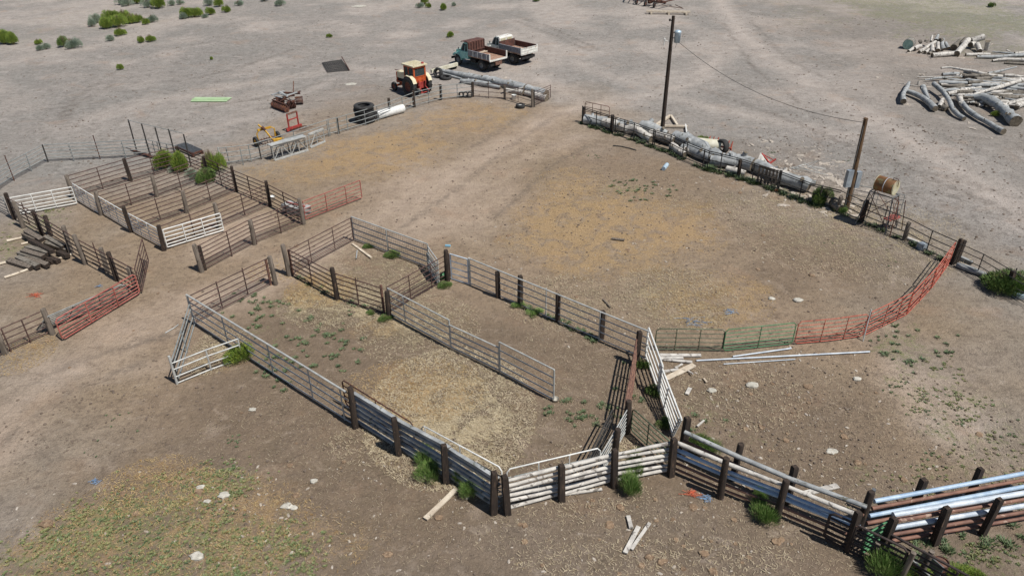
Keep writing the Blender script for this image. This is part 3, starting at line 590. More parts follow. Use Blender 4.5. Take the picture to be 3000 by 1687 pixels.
fence('dark pipe fence with a stout post in front of the fuel drum tower', RFr, [.12,.45,.8,(1.2,'darkpipe',.028)], 'darkpipe', r=.028,
      posts=[(P('h',935,862),'tie',1.35),(P('h',1370,1040),'greyround',1.05),(P('h',1850,1282),'tie',1.4),(P('h',1885,1270),'tie',1.3)], stays=[P('h',1150,900),P('h',1590,1160),P('h',915,855)])
fence('dark pipe fence running off the right edge past the big green bush', [P('h',1850,1280), P('h',2095,1395), P('s',3020,905)], [.12,.5,.85,1.15], 'darkpipe', r=.024,
      posts=[(P('h',2400,1555),'tie',1.1)], stays=[P('h',2095,1395),P('h',2420,1540)])
gate('rusty gate standing behind the upper end of the right fence', P('z6',210,330), P('z6',670,430), 1.15, z0=.1, m='rust', nb=2, r=.024, braces=(.32,.66), rnd=True)
t = thing('pallet', 'grey wooden pallet standing upright against the dark pipe fence', 'pallet', P('z7',1460,1010))
for k in range(6):
    b = MB(); q = lerp(P('z7',1330,965), P('z7',1640,1060), k/5)+Vector((.05,.08,0)); b.box(q+Z*.62, (.11,.03,1.1), Euler((0,0,-.45)).to_matrix()); b.build('slat', 'post', t)
for hh in (.2, .65, 1.08):
    b = MB(); b.tube([P('z7',1330,965)+Vector((.07,.14,hh)), P('z7',1640,1060)+Vector((.07,.14,hh))], .05, 4, sm=False); b.build('crosspiece', 'post', t)

# ------------------------------------------------------------------ chute of logs and pipes, lower right
N1 = [P('s',1965,1393), P('s',2109,1457), P('s',2273,1523), P('s',2480,1612)]
F1 = [P('s',1997,1332), P('s',2146,1403), P('s',2305,1473), P('s',2512,1552)]
off = Vector((.10,.16,0))
fence('near side of the loading chute with grey log, pale blue and rusty pipe rails', [p+off for p in N1], [(.2,'redpipe',.045),(.45,'redpipe',.05),(.8,'bluepipe',.06),(1.02,'bluepipe',.06),(1.32,'palelog',.072)], 'rust',
      posts=[(N1[1],'round',1.74),(N1[2],'round',1.7),(N1[3],'tie',1.6)], name='pipe_fence', sag=.01)
off2 = Vector((-.06,-.16,0))
fence('far side of the loading chute with a grey log top rail over a rusty pipe', [p+off2 for p in F1], [(.35,'bluepipe',.05),(.82,'redpipe',.05),(1.18,'greylog',.078)], 'rust',
      posts=[(F1[0],'tie',1.6),(F1[1],'round',1.65),(F1[2],'tie',1.6),(F1[3],'round',1.65),(P('s',2540,1500),'bluepost',1.0)], name='pipe_fence', sag=.01)
A0, A1 = P('s',2535,1545), P('s',3040,1448)
pf = [P('s',2674,1519), P('s',2837,1487)]
fence('far row of thick pale and brown pipes on two dark posts at the right edge', [A0, A1], [(.2,'redpipe',.06),(.52,'bluepipe',.07),(.84,'redpipe',.06),(1.15,'bluepipe',.075)], 'rust',
      posts=[(p+Vector((.05,.2,0)),'tie',1.55) for p in pf], sag=.01)
A2, A3 = P('s',2585,1612), P('s',3040,1533)
fence('near row of thick white and rust-red pipes on three dark timber posts', [A2+Vector((.05,.16,0)), A3+Vector((.05,.16,0))], [(.17,'redpipe',.055),(.46,'redpipe',.068),(.77,'whitepipe',.08),(1.06,'redpipe',.068),(1.34,'whitepipe',.085)], 'rust',
      posts=[(P('s',2579,1617),'tie',1.5),(P('s',2736,1592),'tie',1.5),(P('s',2876,1565),'tie',1.5)], sag=.01)
gate('dark rusty panel with a rounded corner crossing in front of the chute end', P('p',548,1088), P('p',1300,1470), 1.2, m='blackrust', nb=5, r=.036, braces=(.35,), rnd=True)
gate('second dark rusty panel running off the bottom edge', P('p',1140,1330), P('p',1950,1790), 1.25, m='blackrust', nb=5, r=.036, braces=(.8,), rnd=False)
gate('green gate end showing behind the dark panels at the chute', P('p',925,1250), P('p',1125,1120), .98, z0=.1, m='green', nb=4, r=.03, braces=())
for (bx, by, hh, kd, lb) in [(1035,1310,.8,'greythin','short grey post beside the green gate end'), (1500,1480,1.3,'greythin','grey post behind the leaning trough sheet'), (1320,1500,1.2,'greythin','grey post speckled white near the bottom edge')]:
    b_, m_ = post_mb(P('p',bx,by), hh, kd); single(b_, 'fence_post', m_, lb, 'post', P('p',bx,by))
t = thing('feed_trough', 'dark grey metal trough lying beyond the dark panels at the bottom edge', 'trough', P('p',1560,1420))
b = MB(); A = P('p',1450,1340); B = P('p',1650,1520); dd = (B-A).normalized(); nn = dd.cross(Z)
prof = [(-.3,.5),(-.26,.05),(.26,.05),(.3,.5),(.27,.5),(.23,.1),(-.23,.1),(-.27,.5)]
vs = [p_ + nn*u + Z*v for p_ in (A, B) for u, v in prof]; n = len(prof)
b.add(vs, [tuple(range(n)), tuple(range(2*n-1, n-1, -1))] + [(i, i+n, (i+1) % n+n, (i+1) % n) for i in range(n)]); b.build('basin', 'steel', t)
b = MB(); b.tube([A+Z*.5+nn*.3, B+Z*.5+nn*.3], .03, 6); b.build('rim', 'galv', t)
# rusty barrel
t = thing('barrel', 'rusty barrel standing beyond the trough near the bottom right corner', 'barrel', P('p',1705,1400))
b = MB(); b.lathe([(0,.01),(0,.2),(.2,.2),(.215,.21),(.23,.2),(.4,.2),(.42,.21),(.42,.19),(.39,.19)], 24, 'z', P('p',1705,1400)); b.build('shell', 'rustdark', t)
b = MB(); b.lathe([(.38,.19),(.375,.01)], 24, 'z', P('p',1705,1400)); b.build('lid', 'rust', t)

# ------------------------------------------------------------------ logs and timber
def log(label, pts, rads, m='greylog', name='log', cat='log', group=None, n=10, ends='cutend', knots=0):
    b = MB(); P_ = []; R_ = []
    for i in range(len(pts)-1):
        L_ = (pts[i+1]-pts[i]).length; k = max(2, int(L_/.5)) if len(pts) < 8 else 2
        for j in range(k):
            t = j/k; P_.append(lerp(pts[i], pts[i+1], t)); R_.append(rads[i]*(1-t)+rads[i+1]*t)
    P_.append(pts[-1]); R_.append(rads[-1])
    # round off the corners of the centre line
    for _ in range(2): P_ = [P_[0]] + [(P_[i-1]+P_[i]*2+P_[i+1])/4 for i in range(1, len(P_)-1)] + [P_[-1]]
    for i in range(len(P_)):
        P_[i] = P_[i] + Vector((RND.uniform(-1,1), RND.uniform(-1,1), RND.uniform(-1,1)))*R_[i]*.12; R_[i] *= RND.uniform(.9, 1.1)
    b.tube(P_, R_, n, jit=.07, capmi=1)
    for _ in range(knots):
        i = RND.randrange(1, len(P_)-1); d = Vector((RND.uniform(-1,1), RND.uniform(-1,1), RND.uniform(.2,1))).normalized()
        b.tube([P_[i], P_[i]+d*R_[i]*1.5], [R_[i]*.45, R_[i]*.3], 7, capmi=1)
    c = Vector((pts[0].x, pts[0].y, 0))
    return single(b, name, [m, ends], label, cat, c, group)
def PL(f, *xy): return [P(f, *q) for q in xy]
# big grey trunks behind the tractor
log('longest grey trunk, running from the tyres toward the corral mouth', PL('z5',(330,240,.25),(800,335,.3),(1290,425,.3)), [.2,.27,.33], 'greylog', knots=3, n=14)
log('thick grey trunk continuing the line of the longest trunk', PL('z5',(1290,430,.32),(1600,490,.35),(1930,570,.32)), [.36,.36,.32], 'greylog', knots=3, n=14)
log('grey trunk whose end lies behind the folded rusty gate', PL('z5',(1960,585,.3),(2180,630,.3),(2330,675,.3)), [.32,.33,.36], 'greylog', n=14)
log('splintered pale grey trunk just behind the grey pipe fence', PL('z5',(700,430,.22),(950,455,.25),(1250,510,.2),(1450,565,.15)), [.15,.27,.2,.13], 'greylog', knots=5, n=12)
log('stubby grey log beside the leaning plank near the corral mouth', PL('z5',(1560,600,.18),(1900,660,.22)), [.15,.26], 'palelog', n=12)
log('short ringed log right behind the post pair at the corral mouth', PL('z5',(1940,660,.25),(2200,730,.27),(2330,760,.25)), [.22,.26,.28], 'palelog', n=12)
log('thin grey pole lying between the two tyres and the splintered trunk', PL('z5',(360,290,.1),(520,350,.1),(740,400,.1)), [.1,.11,.08], 'greylog')
log('pale straight stick leaning on the rail near the corral mouth', PL('z5',(1460,672,.4),(1890,560,.95)), [.07,.06], 'palelog', name='stick', cat='stick')
# trunks behind the right fence
g = 'fallen trunks behind the right corral fence'
tr = [('squared grey trunk nearest the upper end of the right fence', [(215,400,.28),(640,450,.3)], [.3,.33], 'greylog'),
 ('mottled grey trunk just below the rusty back gate', [(780,500,.3),(960,520,.33),(1230,590,.3)], [.3,.36,.3], 'greylog'),
 ('forked pale trunk with black cracks behind the second bay', [(1000,590,.2),(1190,560,.45),(1240,640,.3),(1470,770,.2)], [.25,.3,.25,.22], 'palelog'),
 ('tapering bright grey trunk beside the foot of the utility pole', [(1300,540,.5),(1500,600,.45),(1760,690,.35)], [.42,.38,.2], 'greylog'),
 ('dark hollow trunk low behind the third bay', [(1540,690,.25),(1700,760,.3),(1850,830,.2)], [.3,.25,.2], 'darklog'),
 ('twisted pale root trunk under the tapering grey one', [(1860,900,.25),(1960,960,.25),(2100,1060,.18)], [.22,.2,.15], 'palelog'),
 ('long bright tapering trunk in front of the cream tank', [(1900,720,.45),(2150,800,.5),(2480,930,.45),(2576,1010,.35)], [.3,.4,.3,.24], 'greylog'),
 ('mottled pale trunk filling the gap before the utility pole foot', [(560,455,.3),(800,505,.3),(1050,570,.3)], [.26,.3,.26], 'palelog'),
 ('pale limb lying on the dark hollow trunk', [(1450,640,.5),(1650,700,.45),(1900,800,.4)], [.2,.24,.2], 'palelog'),
 ('low grey trunk just inside the fence under the bright tapering trunk', [(2050,940,.2),(2300,1010,.25),(2576,1120,.2)], [.2,.25,.24], 'greylog'),
 ('short pale log with a cut face under the bright trunk', [(2120,960,.25),(2330,1050,.2)], [.2,.24], 'palelog')]
for lb, pp, rr, mm in tr: log(lb, [q+Z*.06 for q in PL('z6', *pp)], [k*1.22 for k in rr], mm, group=g, n=14, knots=2)
tr = [('bent trunk leading down from the bright one behind the wrapped post', [(400,400,.5),(600,470,.45),(760,520,.4)], [.25,.28,.2], 'greylog'),
 ('dark ridged trunk below the orange implement', [(500,560,.3),(800,590,.35),(1030,610,.35)], [.3,.34,.3], 'greylog'),
 ('pale rounded trunk with a bright top below the orange implement', [(830,520,.4),(1040,580,.45),(1290,660,.4)], [.34,.38,.34], 'greylog'),
 ('grey trunk low behind the wrapped post of the right fence', [(60,330,.3),(300,430,.3),(520,540,.3)], [.26,.3,.28], 'greylog'),
 ('pale trunk bridging to the wide grey one below the wire tangle', [(1560,780,.35),(1800,860,.4),(1950,900,.35)], [.26,.3,.28], 'palelog'),
 ('smooth white log stub lying low beside the dark post', [(780,720,.16),(1130,800,.14)], [.17,.15], 'palelog'),
 ('grey trunk ending under the red implement', [(1290,640,.4),(1480,730,.4),(1700,830,.3)], [.34,.33,.28], 'greylog'),
 ('wide grey trunk below the bent wire tangle', [(1760,880,.35),(2080,960,.4),(2290,1030,.35)], [.34,.38,.32], 'greylog')]
for lb, pp, rr, mm in tr: log(lb, [q+Z*.06 for q in PL('z7', *pp)], [k*1.22 for k in rr], mm, group=g, n=14, knots=2)
log('cracked upright-leaning stump between the dark bush and the short pole', PL('z8',(350,650,.3),(430,700,.3),(480,780,.2)), [.28,.3,.25], 'darklog', group=g, knots=3)
log('slim pale pole lying behind the drum tower fence', PL('z8',(1600,1260,.12),(1950,1400,.1)), [.08,.07], 'palelog', name='pole')
log('grey pole lying outside the fence right of the stout post', PL('h',(1920,1210,.15),(2060,1270,.12)), [.1,.08], 'greylog', name='pole')
log('long grey trunk lying along the fence before the big green bush', PL('h',(1900,1290,.12),(2050,1340,.15),(2280,1430,.15)), [.13,.15,.12], 'greylog')

# woodpiles at upper right
for lb, f, pp, rr, mm in [
 ('large smooth grey trunk with a sawn face and knobs, nearest in the big woodpile','z10',[(1620,680,.55),(1780,650,.7),(1960,730,.6),(2150,870,.5),(2420,1130,.42)],[.1,.34,.36,.34,.46],'greylog'),
 ('long bent grey trunk reaching lowest toward the road','z10',[(1340,660,.35),(1460,860,.35),(1620,1000,.3),(1850,1130,.25),(2180,1330,.25)],[.2,.2,.22,.22,.24],'greylog'),
 ('grey trunk leaning across the forked ones in the big woodpile','z10',[(870,420,.6),(1040,560,.5),(1170,740,.45),(1240,950,.3),(1450,1080,.2)],[.22,.22,.2,.2,.2],'greylog'),
 ('curved grey trunk at the left front of the big woodpile','z10',[(350,560,.3),(600,630,.35),(750,750,.3),(910,900,.28)],[.24,.26,.25,.28],'greylog'),
 ('short S-shaped grey log leftmost in the big woodpile','z10',[(410,400,.3),(370,500,.4),(290,610,.45),(300,760,.3)],[.12,.22,.2,.26],'greylog'),
 ('upright grey fork leaning on the curved trunk','z10',[(670,490,.5),(720,600,.45),(790,720,.25)],[.27,.22,.12],'greylog'),
 ('knobbly bark-stripped stump in the middle of the big woodpile','z10',[(1350,660,.4),(1400,800,.35),(1470,900,.2)],[.27,.25,.15],'palelog'),
 ('short stub with a sawn face beside the curved trunk','z10',[(1040,720,.3),(970,860,.2)],[.2,.22],'palelog'),
 ('short thick log under the leaning grey trunk','z10',[(1020,870,.2),(1120,900,.2)],[.25,.25],'darklog'),
 ('long straight grey pole lying highest on the big woodpile','z10',[(1560,640,.5),(2000,520,.7),(2576,340,.8)],[.08,.17,.22],'palelog'),
 ('knotty pale trunk below the high straight pole','z10',[(1140,610,.3),(1380,560,.35),(1750,510,.3)],[.18,.22,.2],'palelog'),
 ('mid-grey trunk lying across the back of the knotty one','z10',[(1300,540,.2),(1800,480,.3),(2200,430,.3)],[.14,.18,.2],'greylog'),
 ('long pale pole through the centre of the big woodpile','z10',[(1000,450,.25),(1400,420,.3),(2150,430,.35)],[.16,.15,.17],'palelog'),
 ('dark long trunk in shade through the centre of the woodpile','z10',[(1100,340,.2),(1600,380,.3),(2250,400,.3)],[.15,.22,.2],'darklog'),
 ('long thin dark pole at the left of the woodpile','z10',[(700,350,.2),(1020,310,.3),(1400,300,.3)],[.06,.12,.14],'greylog'),
 ('thin pale branch farthest left at the woodpile','z10',[(560,295,.2),(1000,310,.3)],[.05,.1],'palelog'),
 ('topmost crooked branch at the back of the woodpile','z10',[(1010,130,.6),(1180,100,.7),(1430,170,.6),(1650,180,.6),(1850,260,.5),(2200,290,.3)],[.1,.1,.13,.17,.17,.15],'palelog'),
 ('thin curving branch rising at the back right of the woodpile','z10',[(1900,240,.4),(2150,180,.6),(2440,105,.8)],[.17,.12,.06],'greylog'),
 ('pale stub beneath the topmost crooked branch','z10',[(1430,200,.4),(1580,230,.35)],[.18,.15],'palelog'),
 ('cream cut log in the upper middle of the woodpile','z10',[(1490,290,.35),(1800,310,.3)],[.18,.12],'palelog'),
 ('flat grey slab log at the upper left of the woodpile','z10',[(1030,250,.3),(1350,230,.35)],[.17,.16],'greylog'),
 ('short white stub at the upper middle of the woodpile','z10',[(1290,270,.3),(1400,280,.3)],[.17,.17],'palelog'),
 ('bowed grey limb at the upper right of the woodpile','z10',[(2080,230,.3),(2250,240,.35),(2360,270,.25)],[.1,.11,.08],'greylog'),
 ('pale pole leaning on the large smooth trunk','z10',[(2130,850,.4),(2350,770,.5),(2600,720,.6)],[.2,.18,.18],'palelog'),
 ('sawn grey stub behind the large smooth trunk','z10',[(2440,860,.3),(2620,760,.3)],[.25,.25],'palelog'),
 ('small white round near the middle of the big woodpile','z10',[(1710,830,.14),(1800,830,.14)],[.14,.14],'palelog'),
 ('dark weathered trunk behind the knobs of the large smooth trunk','z10',[(1980,640,.3),(2600,700,.3)],[.2,.24],'darklog'),
 ('dark split trunk at the right edge of the woodpile','z10',[(2060,560,.3),(2600,600,.3)],[.2,.22],'darklog'),
 ('grey rail-like pole at the right edge of the woodpile','z10',[(2180,480,.4),(2620,520,.4)],[.16,.16],'greylog'),
 ('slender twig in front of the leftmost logs','z10',[(220,410,.05),(450,450,.08),(620,480,.08)],[.03,.04,.05],'palelog'),
 ('tiny upright splinter left of the woodpile','z10',[(590,370,.35),(575,440,.02)],[.07,.09],'palelog')]:
    log(lb, PL(f, *pp), [k*(.85 if max(rr) < .3 else .95) for k in rr], mm, group='logs of the big woodpile', knots=2 if max(rr) > .2 else 1)
WR = random.Random(5)
for k in range(120):
    y_ = WR.uniform(240, 800); x_ = WR.uniform(850 + abs(y_-450)*1.7, 2400); L_ = WR.uniform(200, 620); dy = WR.uniform(-60, 60); z_ = WR.uniform(.08, .45); r_0 = WR.uniform(.05, .15)
    log('half-buried limb showing between the larger logs of the big woodpile', PL('z10', (x_, y_, z_), (x_+L_*.5, y_+dy*.5+WR.uniform(-18,18), z_+.05), (x_+L_, y_+dy, z_)), [r_0, r_0*1.2, r_0*.9], WR.choice(['greylog','darklog','palelog','darklog','greylog']), group='half-buried limbs of the big woodpile', n=7)
for lb, pp, rr, mm in [
 ('long silver pole nearest in the row of poles at the right edge',[(1690,560,.18),(2100,560,.2),(2620,520,.2)],[.13,.17,.15],'greylog'),
 ('pale straight log beside the leftmost end of the pole row',[(1480,520,.15),(1930,515,.15)],[.17,.14],'palelog'),
 ('thin wavy branch at the back of the pole row',[(1980,465,.15),(2200,490,.2),(2620,500,.2)],[.05,.09,.1],'greylog'),
 ('thick pale pole in front of the pole row',[(1980,630,.15),(2200,600,.2),(2620,620,.2)],[.1,.14,.15],'palelog'),
 ('dark pole in shade in front of the pole row',[(2200,675,.1),(2620,700,.1)],[.1,.1],'darklog'),
 ('short forked twig on top of the pole row',[(2240,430,.35),(2330,470,.2)],[.07,.05],'palelog'),
 ('pale pole at the back right of the pole row',[(2400,490,.3),(2640,480,.3)],[.12,.12],'palelog')]:
    log(lb, PL('z9', *pp), rr, mm, group='poles lying in a row at the right edge')
for lb, pp, rr, mm in [
 ('big half-split log leaning at the centre of the far firewood heap',[(1310,510,.25),(1410,370,.6),(1530,240,.9)],[.3,.28,.28],'palelog'),
 ('dark log behind the big half-split one',[(1400,330,.6),(1480,230,.9)],[.26,.28],'darklog'),
 ('dark-faced log leaning behind the half-split one',[(1250,390,.3),(1370,280,.6)],[.32,.3],'darklog'),
 ('white split log pointing up at the right of the far heap',[(1560,340,.4),(1690,290,.5)],[.28,.22],'palelog'),
 ('topmost log with a bright broken end in the far heap',[(1590,260,.7),(1820,180,1.1)],[.25,.3],'palelog'),
 ('upright stump standing alone at the right of the far heap',[(1865,420,.1),(1895,270,.9)],[.22,.25],'palelog'),
 ('leaning log below the topmost bright one',[(1740,460,.2),(1690,330,.5)],[.22,.24],'palelog'),
 ('long white split log lying flat at the front of the far heap',[(850,530,.22),(1060,520,.22),(1280,490,.25)],[.24,.22,.2],'palelog'),
 ('thin log leaning at the left of the far heap next to the drum',[(400,460,.12),(500,390,.3)],[.14,.14],'palelog'),
 ('log with a dark end below the drum at the left of the heap',[(500,410,.25),(620,350,.35)],[.2,.2],'palelog'),
 ('long thin log rising across the left of the far heap',[(640,450,.2),(780,350,.5),(910,280,.7)],[.17,.16,.15],'palelog'),
 ('short log with a dark end at the front left of the heap',[(600,470,.15),(720,400,.3)],[.15,.16],'palelog'),
 ('stubby log lying front centre left of the far heap',[(710,480,.15),(790,430,.3)],[.16,.18],'palelog'),
 ('curved log standing on end in the left half of the heap',[(840,470,.2),(850,400,.5),(840,340,.6)],[.2,.19,.17],'palelog'),
 ('straight log standing on end beside the curved one',[(950,440,.2),(945,300,.7)],[.2,.18],'palelog'),
 ('crooked log with dark base right of the straight one',[(1060,420,.2),(1010,320,.6),(1055,220,.9)],[.25,.2,.13],'greylog'),
 ('dark-ended round lying on top of the left half of the heap',[(985,250,.9),(1030,240,.9)],[.2,.2],'darklog'),
 ('grey log sloping right of the crooked one',[(1140,400,.2),(1090,300,.55)],[.2,.18],'greylog'),
 ('highest pointed log in the left half of the heap',[(910,260,.7),(960,150,1.1)],[.2,.12],'greylog'),
 ('slim pale log pointing up beside the highest one',[(820,270,.6),(845,160,1.0)],[.12,.1],'palelog'),
 ('dark round nearest the top of the drum',[(600,290,.5),(640,270,.6)],[.22,.22],'darklog'),
 ('dark round between the drum and the pointed logs',[(720,290,.5),(740,250,.7)],[.2,.2],'darklog'),
 ('short dark stub at the very front of the heap',[(780,500,.12),(830,480,.14)],[.14,.14],'darklog')]:
    log(lb, PL('z9', *pp), rr, mm, group='short logs of the far firewood heap')

# old ties stacked beside the alley fence
def beam(label, a, b_, wd=.2, hh=.18, m='darklog', name='railway_tie', cat='timber', group=None, roll=0.0):
    a = Vector(a); b_ = Vector(b_); d = (b_-a); x = d.normalized(); y = Z.cross(x).normalized(); z = x.cross(y)
    rot = Matrix((x, y, z)).transposed() @ Matrix.Rotation(roll, 3, 'X')
    mb = MB(); L_ = d.length; n = max(2, int(L_/.5)); vs = []; fs = []
    for i in range(n+1):
        for sy, sz in ((-1,-1),(1,-1),(1,1),(-1,1)):
            q = rot @ Vector((-L_/2 + L_*i/n, sy*wd/2*RND.uniform(.9,1.05), sz*hh/2*RND.uniform(.9,1.05))); vs.append((a+b_)/2 + q)
    for i in range(n):
        for j in range(4): fs.append((i*4+j, (i+1)*4+j, (i+1)*4+(j+1) % 4, i*4+(j+1) % 4))
    mb.add(vs, fs); mb.add(vs[:4], [(0,1,2,3)], 1); mb.add(vs[-4:], [(3,2,1,0)], 1)
    return single(mb, name, [m, 'tie' if m != 'plank' and m != 'palelog' else m], label, cat, Vector((a.x, a.y, min(a.z, b_.z)-hh/2)), group)
g = 'old ties stacked beside the alley fence'
for lb, x0, y0, x1, y1, z0, z1_, mm in [
 ('grey flat tie lying highest toward the alley fence',370,560,600,690,.5,.5,'post'), ('pale split tie left of the highest grey one',340,610,510,690,.3,.4,'post'),
 ('long dark tie nearest the alley fence posts',650,650,910,790,.35,.3,'darklog'), ('dark tie under the long one by the alley fence',650,730,960,830,.2,.15,'darklog'),
 ('brown topped tie in the middle of the stack',430,700,740,860,.45,.45,'tie'), ('dark tie left of the brown topped one',380,790,690,880,.35,.35,'darklog'),
 ('light grey tie with one tan end in the stack',320,840,620,930,.38,.38,'post'), ('grey tie below the light one with the tan end',270,880,600,970,.22,.22,'darklog'),
 ('second tie from the front with a broken end',250,940,540,1070,.2,.2,'darklog'), ('tie from the front row with splinters on top',380,930,680,1050,.2,.2,'post'),
 ('frontmost grey tie of the stack',120,980,450,1085,.14,.14,'post'), ('short blocky tie end jutting at the right front',700,960,830,990,.15,.15,'tie'),
 ('dark tie end jutting beside the white pole',820,860,960,920,.2,.2,'tie'), ('tie crossing under the middle of the stack',640,960,760,1000,.12,.12,'tie')]:
    beam(lb, P('z13',x0,y0,z0), P('z13',x1,y1,z1_), .27, .2, mm, group=g, roll=RND.uniform(-.25,.25))
for lb, x0, y0, x1, y1 in [('long white pole under the front of the tie stack',60,1225,1020,890), ('white pole on the grass left of the tie stack',100,705,350,650), ('pale pole end at the left edge below the stack',-150,1070,110,1000), ('thin white pole half under the tie stack',300,750,430,720)]:
    log(lb, [P('z13',x0,y0,.07), P('z13',x1,y1,.07)], [.07,.06], 'plank', name='pole', cat='pole')

# loose planks and pipes
g = 'loose boards on the dirt'
for lb, f, a, b2, wd, m_ in [
 ('short pale board pointing up-left of two longer ones in the foreground','o',(1168,842),(1200,968),.13,'palelog'),
 ('pale post-like board, left of a leaning pair in the foreground','o',(1272,950),(1138,1215),.14,'palelog'),
 ('thin pale board, right of a leaning pair in the foreground','o',(1385,912),(1200,1178),.1,'palelog'),
 ('broken tan board pointing away from the shaded log fence','n',(2015,572),(1702,872),.17,'plank'),
 ('tan board lying inside the far end of the near pen','f',(970,1078),(1160,1218),.12,'plank'),
 ('short grey stick next to the tan board in the near pen','f',(1018,1145),(1008,1230),.05,'greylog'),
 ('broad flat board tilted up beside the white bar panel','z12',(930,680),(1262,515),.24,'plank'),
 ('white board pointing at the white bar panel','z12',(905,595),(1080,570),.13,'palelog'),
 ('narrow white batten beyond the broad flat board','z12',(1040,550),(1125,505),.08,'palelog'),
 ('longest white board just below the dark rounded gate','z12',(860,400),(1345,405),.17,'palelog'),
 ('white board under the longest one by the dark gate','z12',(860,430),(1135,435),.15,'palelog'),
 ('grey-white slab slanting below the dark rounded gate','z12',(870,450),(1240,485),.14,'palelog'),
 ('short pale stick under the tilted broad board','z12',(1180,580),(1250,625),.06,'palelog'),
 ('loose pale block on the dirt right of the white bar panel','z12',(1215,790),(1175,862),.15,'palelog'),
 ('brown wood scrap near the right of the pale block','z12',(1375,675),(1410,720),.08,'plank'),
 ('curved pale stick on the dirt above the green tuft','z12',(1380,1170),(1300,1240),.07,'palelog'),
 ('bleached broad board beyond the loading chute','z15',(1790,930),(2240,825),.2,'palelog'),
 ('pale splinter board under the sunlit log fence','o',(535,625),(905,572),.1,'palelog'),
 ('white board end at the foot of the log fence corner','o',(-60,765),(35,735),.15,'palelog'),
 ('dark stick lying in the large corral past the silver fence','k',(915,262),(990,340),.07,'post'),
 ('grey board half sunk in the straw of the large corral','g',(1000,1025),(1130,1040),.16,'post')]:
    beam(lb, P(f,*a,.05), P(f,*b2,.07 if 'tilted' not in lb else .12), wd, .05 if wd > .1 else .04, m_, name='board', cat='board', group=g)
for lb, f, a, b2 in [('white pipe lying along the foot of the green gate','s',(2147,1044),(2318,1020)), ('long silver irrigation pipe lying below the orange-red gates','s',(2040,1056),(2548,1030)), ('second thin pipe lying beside the long silver one','s',(2120,1066),(2330,1052))]:
    b = MB(); A, B = P(f,*a,.05), P(f,*b2,.05); b.tube([A, lerp(A,B,.5), B], .035 if 'thin' not in lb else .02, 8)
    single(b, 'irrigation_pipe', 'whitepipe', lb, 'pipe', Vector((A.x, A.y, 0)))
b = MB(); pp = PL('z6',(745,880,.05),(900,895,.06),(1060,930,.05),(1185,970,.03)); b.tube(pp, .035, 6)
single(b, 'rubber_strap', 'tyre', 'black curved rubber strap lying on the corral dirt', 'strap', Vector((pp[0].x, pp[0].y, 0)))
for k, (lb, pp) in enumerate([('dark broken pole lying before the tall pipe frame', [(320,600,.1),(650,710,.15),(890,790,.1)]), ('thin dark pole crossing the broken one', [(330,605,.25),(600,690,.2),(700,740,.1)])]):
    log(lb, PL('z1', *pp), [.05,.07,.05], 'rustdark', name='pole', cat='pole')
log('thin bent silver conduit stick lying left of the triangular pen', PL('i',(1662,602,.03),(1760,545,.05),(1795,515,.06)), [.025,.025,.02], 'galv', name='conduit', cat='pipe', ends='galv')

# white timber frame and tank behind the right fence
t = thing('broken_timbers', 'white-painted broken timber frame lying behind the utility pole foot', 'timber frame', P('z6',1440,510))
for a, b2, wd in [((1560,495),(1830,315),.2), ((1840,315),(1960,500),.16), ((1440,508),(2150,522),.17), ((2115,490),(2150,750),.09), ((1450,530),(1640,570),.12)]:
    A = P('z6',*a,.16); B = P('z6',*b2,.14); b = MB(); x = (B-A).normalized(); y = Z.cross(x).normalized()
    b.box((A+B)/2, ((B-A).length, wd, .14), Matrix((x, y, x.cross(y))).transposed()); b.build('timber', 'plank' if wd > .1 else 'white', t)
def cyl_thing(name, label, cat, A, B, r, m, mend, rings=(), hoop=None, n=24):
    t = thing(name, label, cat, Vector((A.x, A.y, 0))); A, B = Vector(A), Vector(B)
    b = MB(); b.tube([A, A+(B-A)*.03, B-(B-A)*.03, B], [r*.96, r, r, r*.96], n, capmi=1); b.build('shell', [m, mend], t)
    for k in rings:
        c = lerp(A, B, k); d = (B-A).normalized()*.03; b = MB(); b.tube([c-d, c+d], r*1.03, n); b.build('hoop', hoop or m, t)
    return t
cyl_thing('water_tank', 'cream cylindrical tank lying behind the bright tapering trunk', 'tank', P('z6',2270,840,.42), P('z7',690,300,.42), .42, 'concrete', 'concrete', (.97,))
cyl_thing('tank', 'white cylindrical tank lying behind the curving grey fence', 'tank', P('b',1215,1160,.33), P('b',1480,1090,.33), .33, 'white', 'white', (.93,))
cyl_thing('drum', 'mint-ended steel drum lying at the left of the far firewood heap', 'drum', P('z9',385,330,.5)+Vector((0,0,0)), P('z9',385,330,.5)+Vector((.75,1.0,0)), .5, 'darklog', 'mint', (.25,.6), 'carwhite')
b = MB(); A = P('z6',1700,1320,.13); B = P('z6',1765,1240,.13); b.tube([A,B], .14, 14)
single(b, 'can', 'canpaint', 'small pale blue can lying on its side in the large corral', 'can', Vector((A.x,A.y,0)))

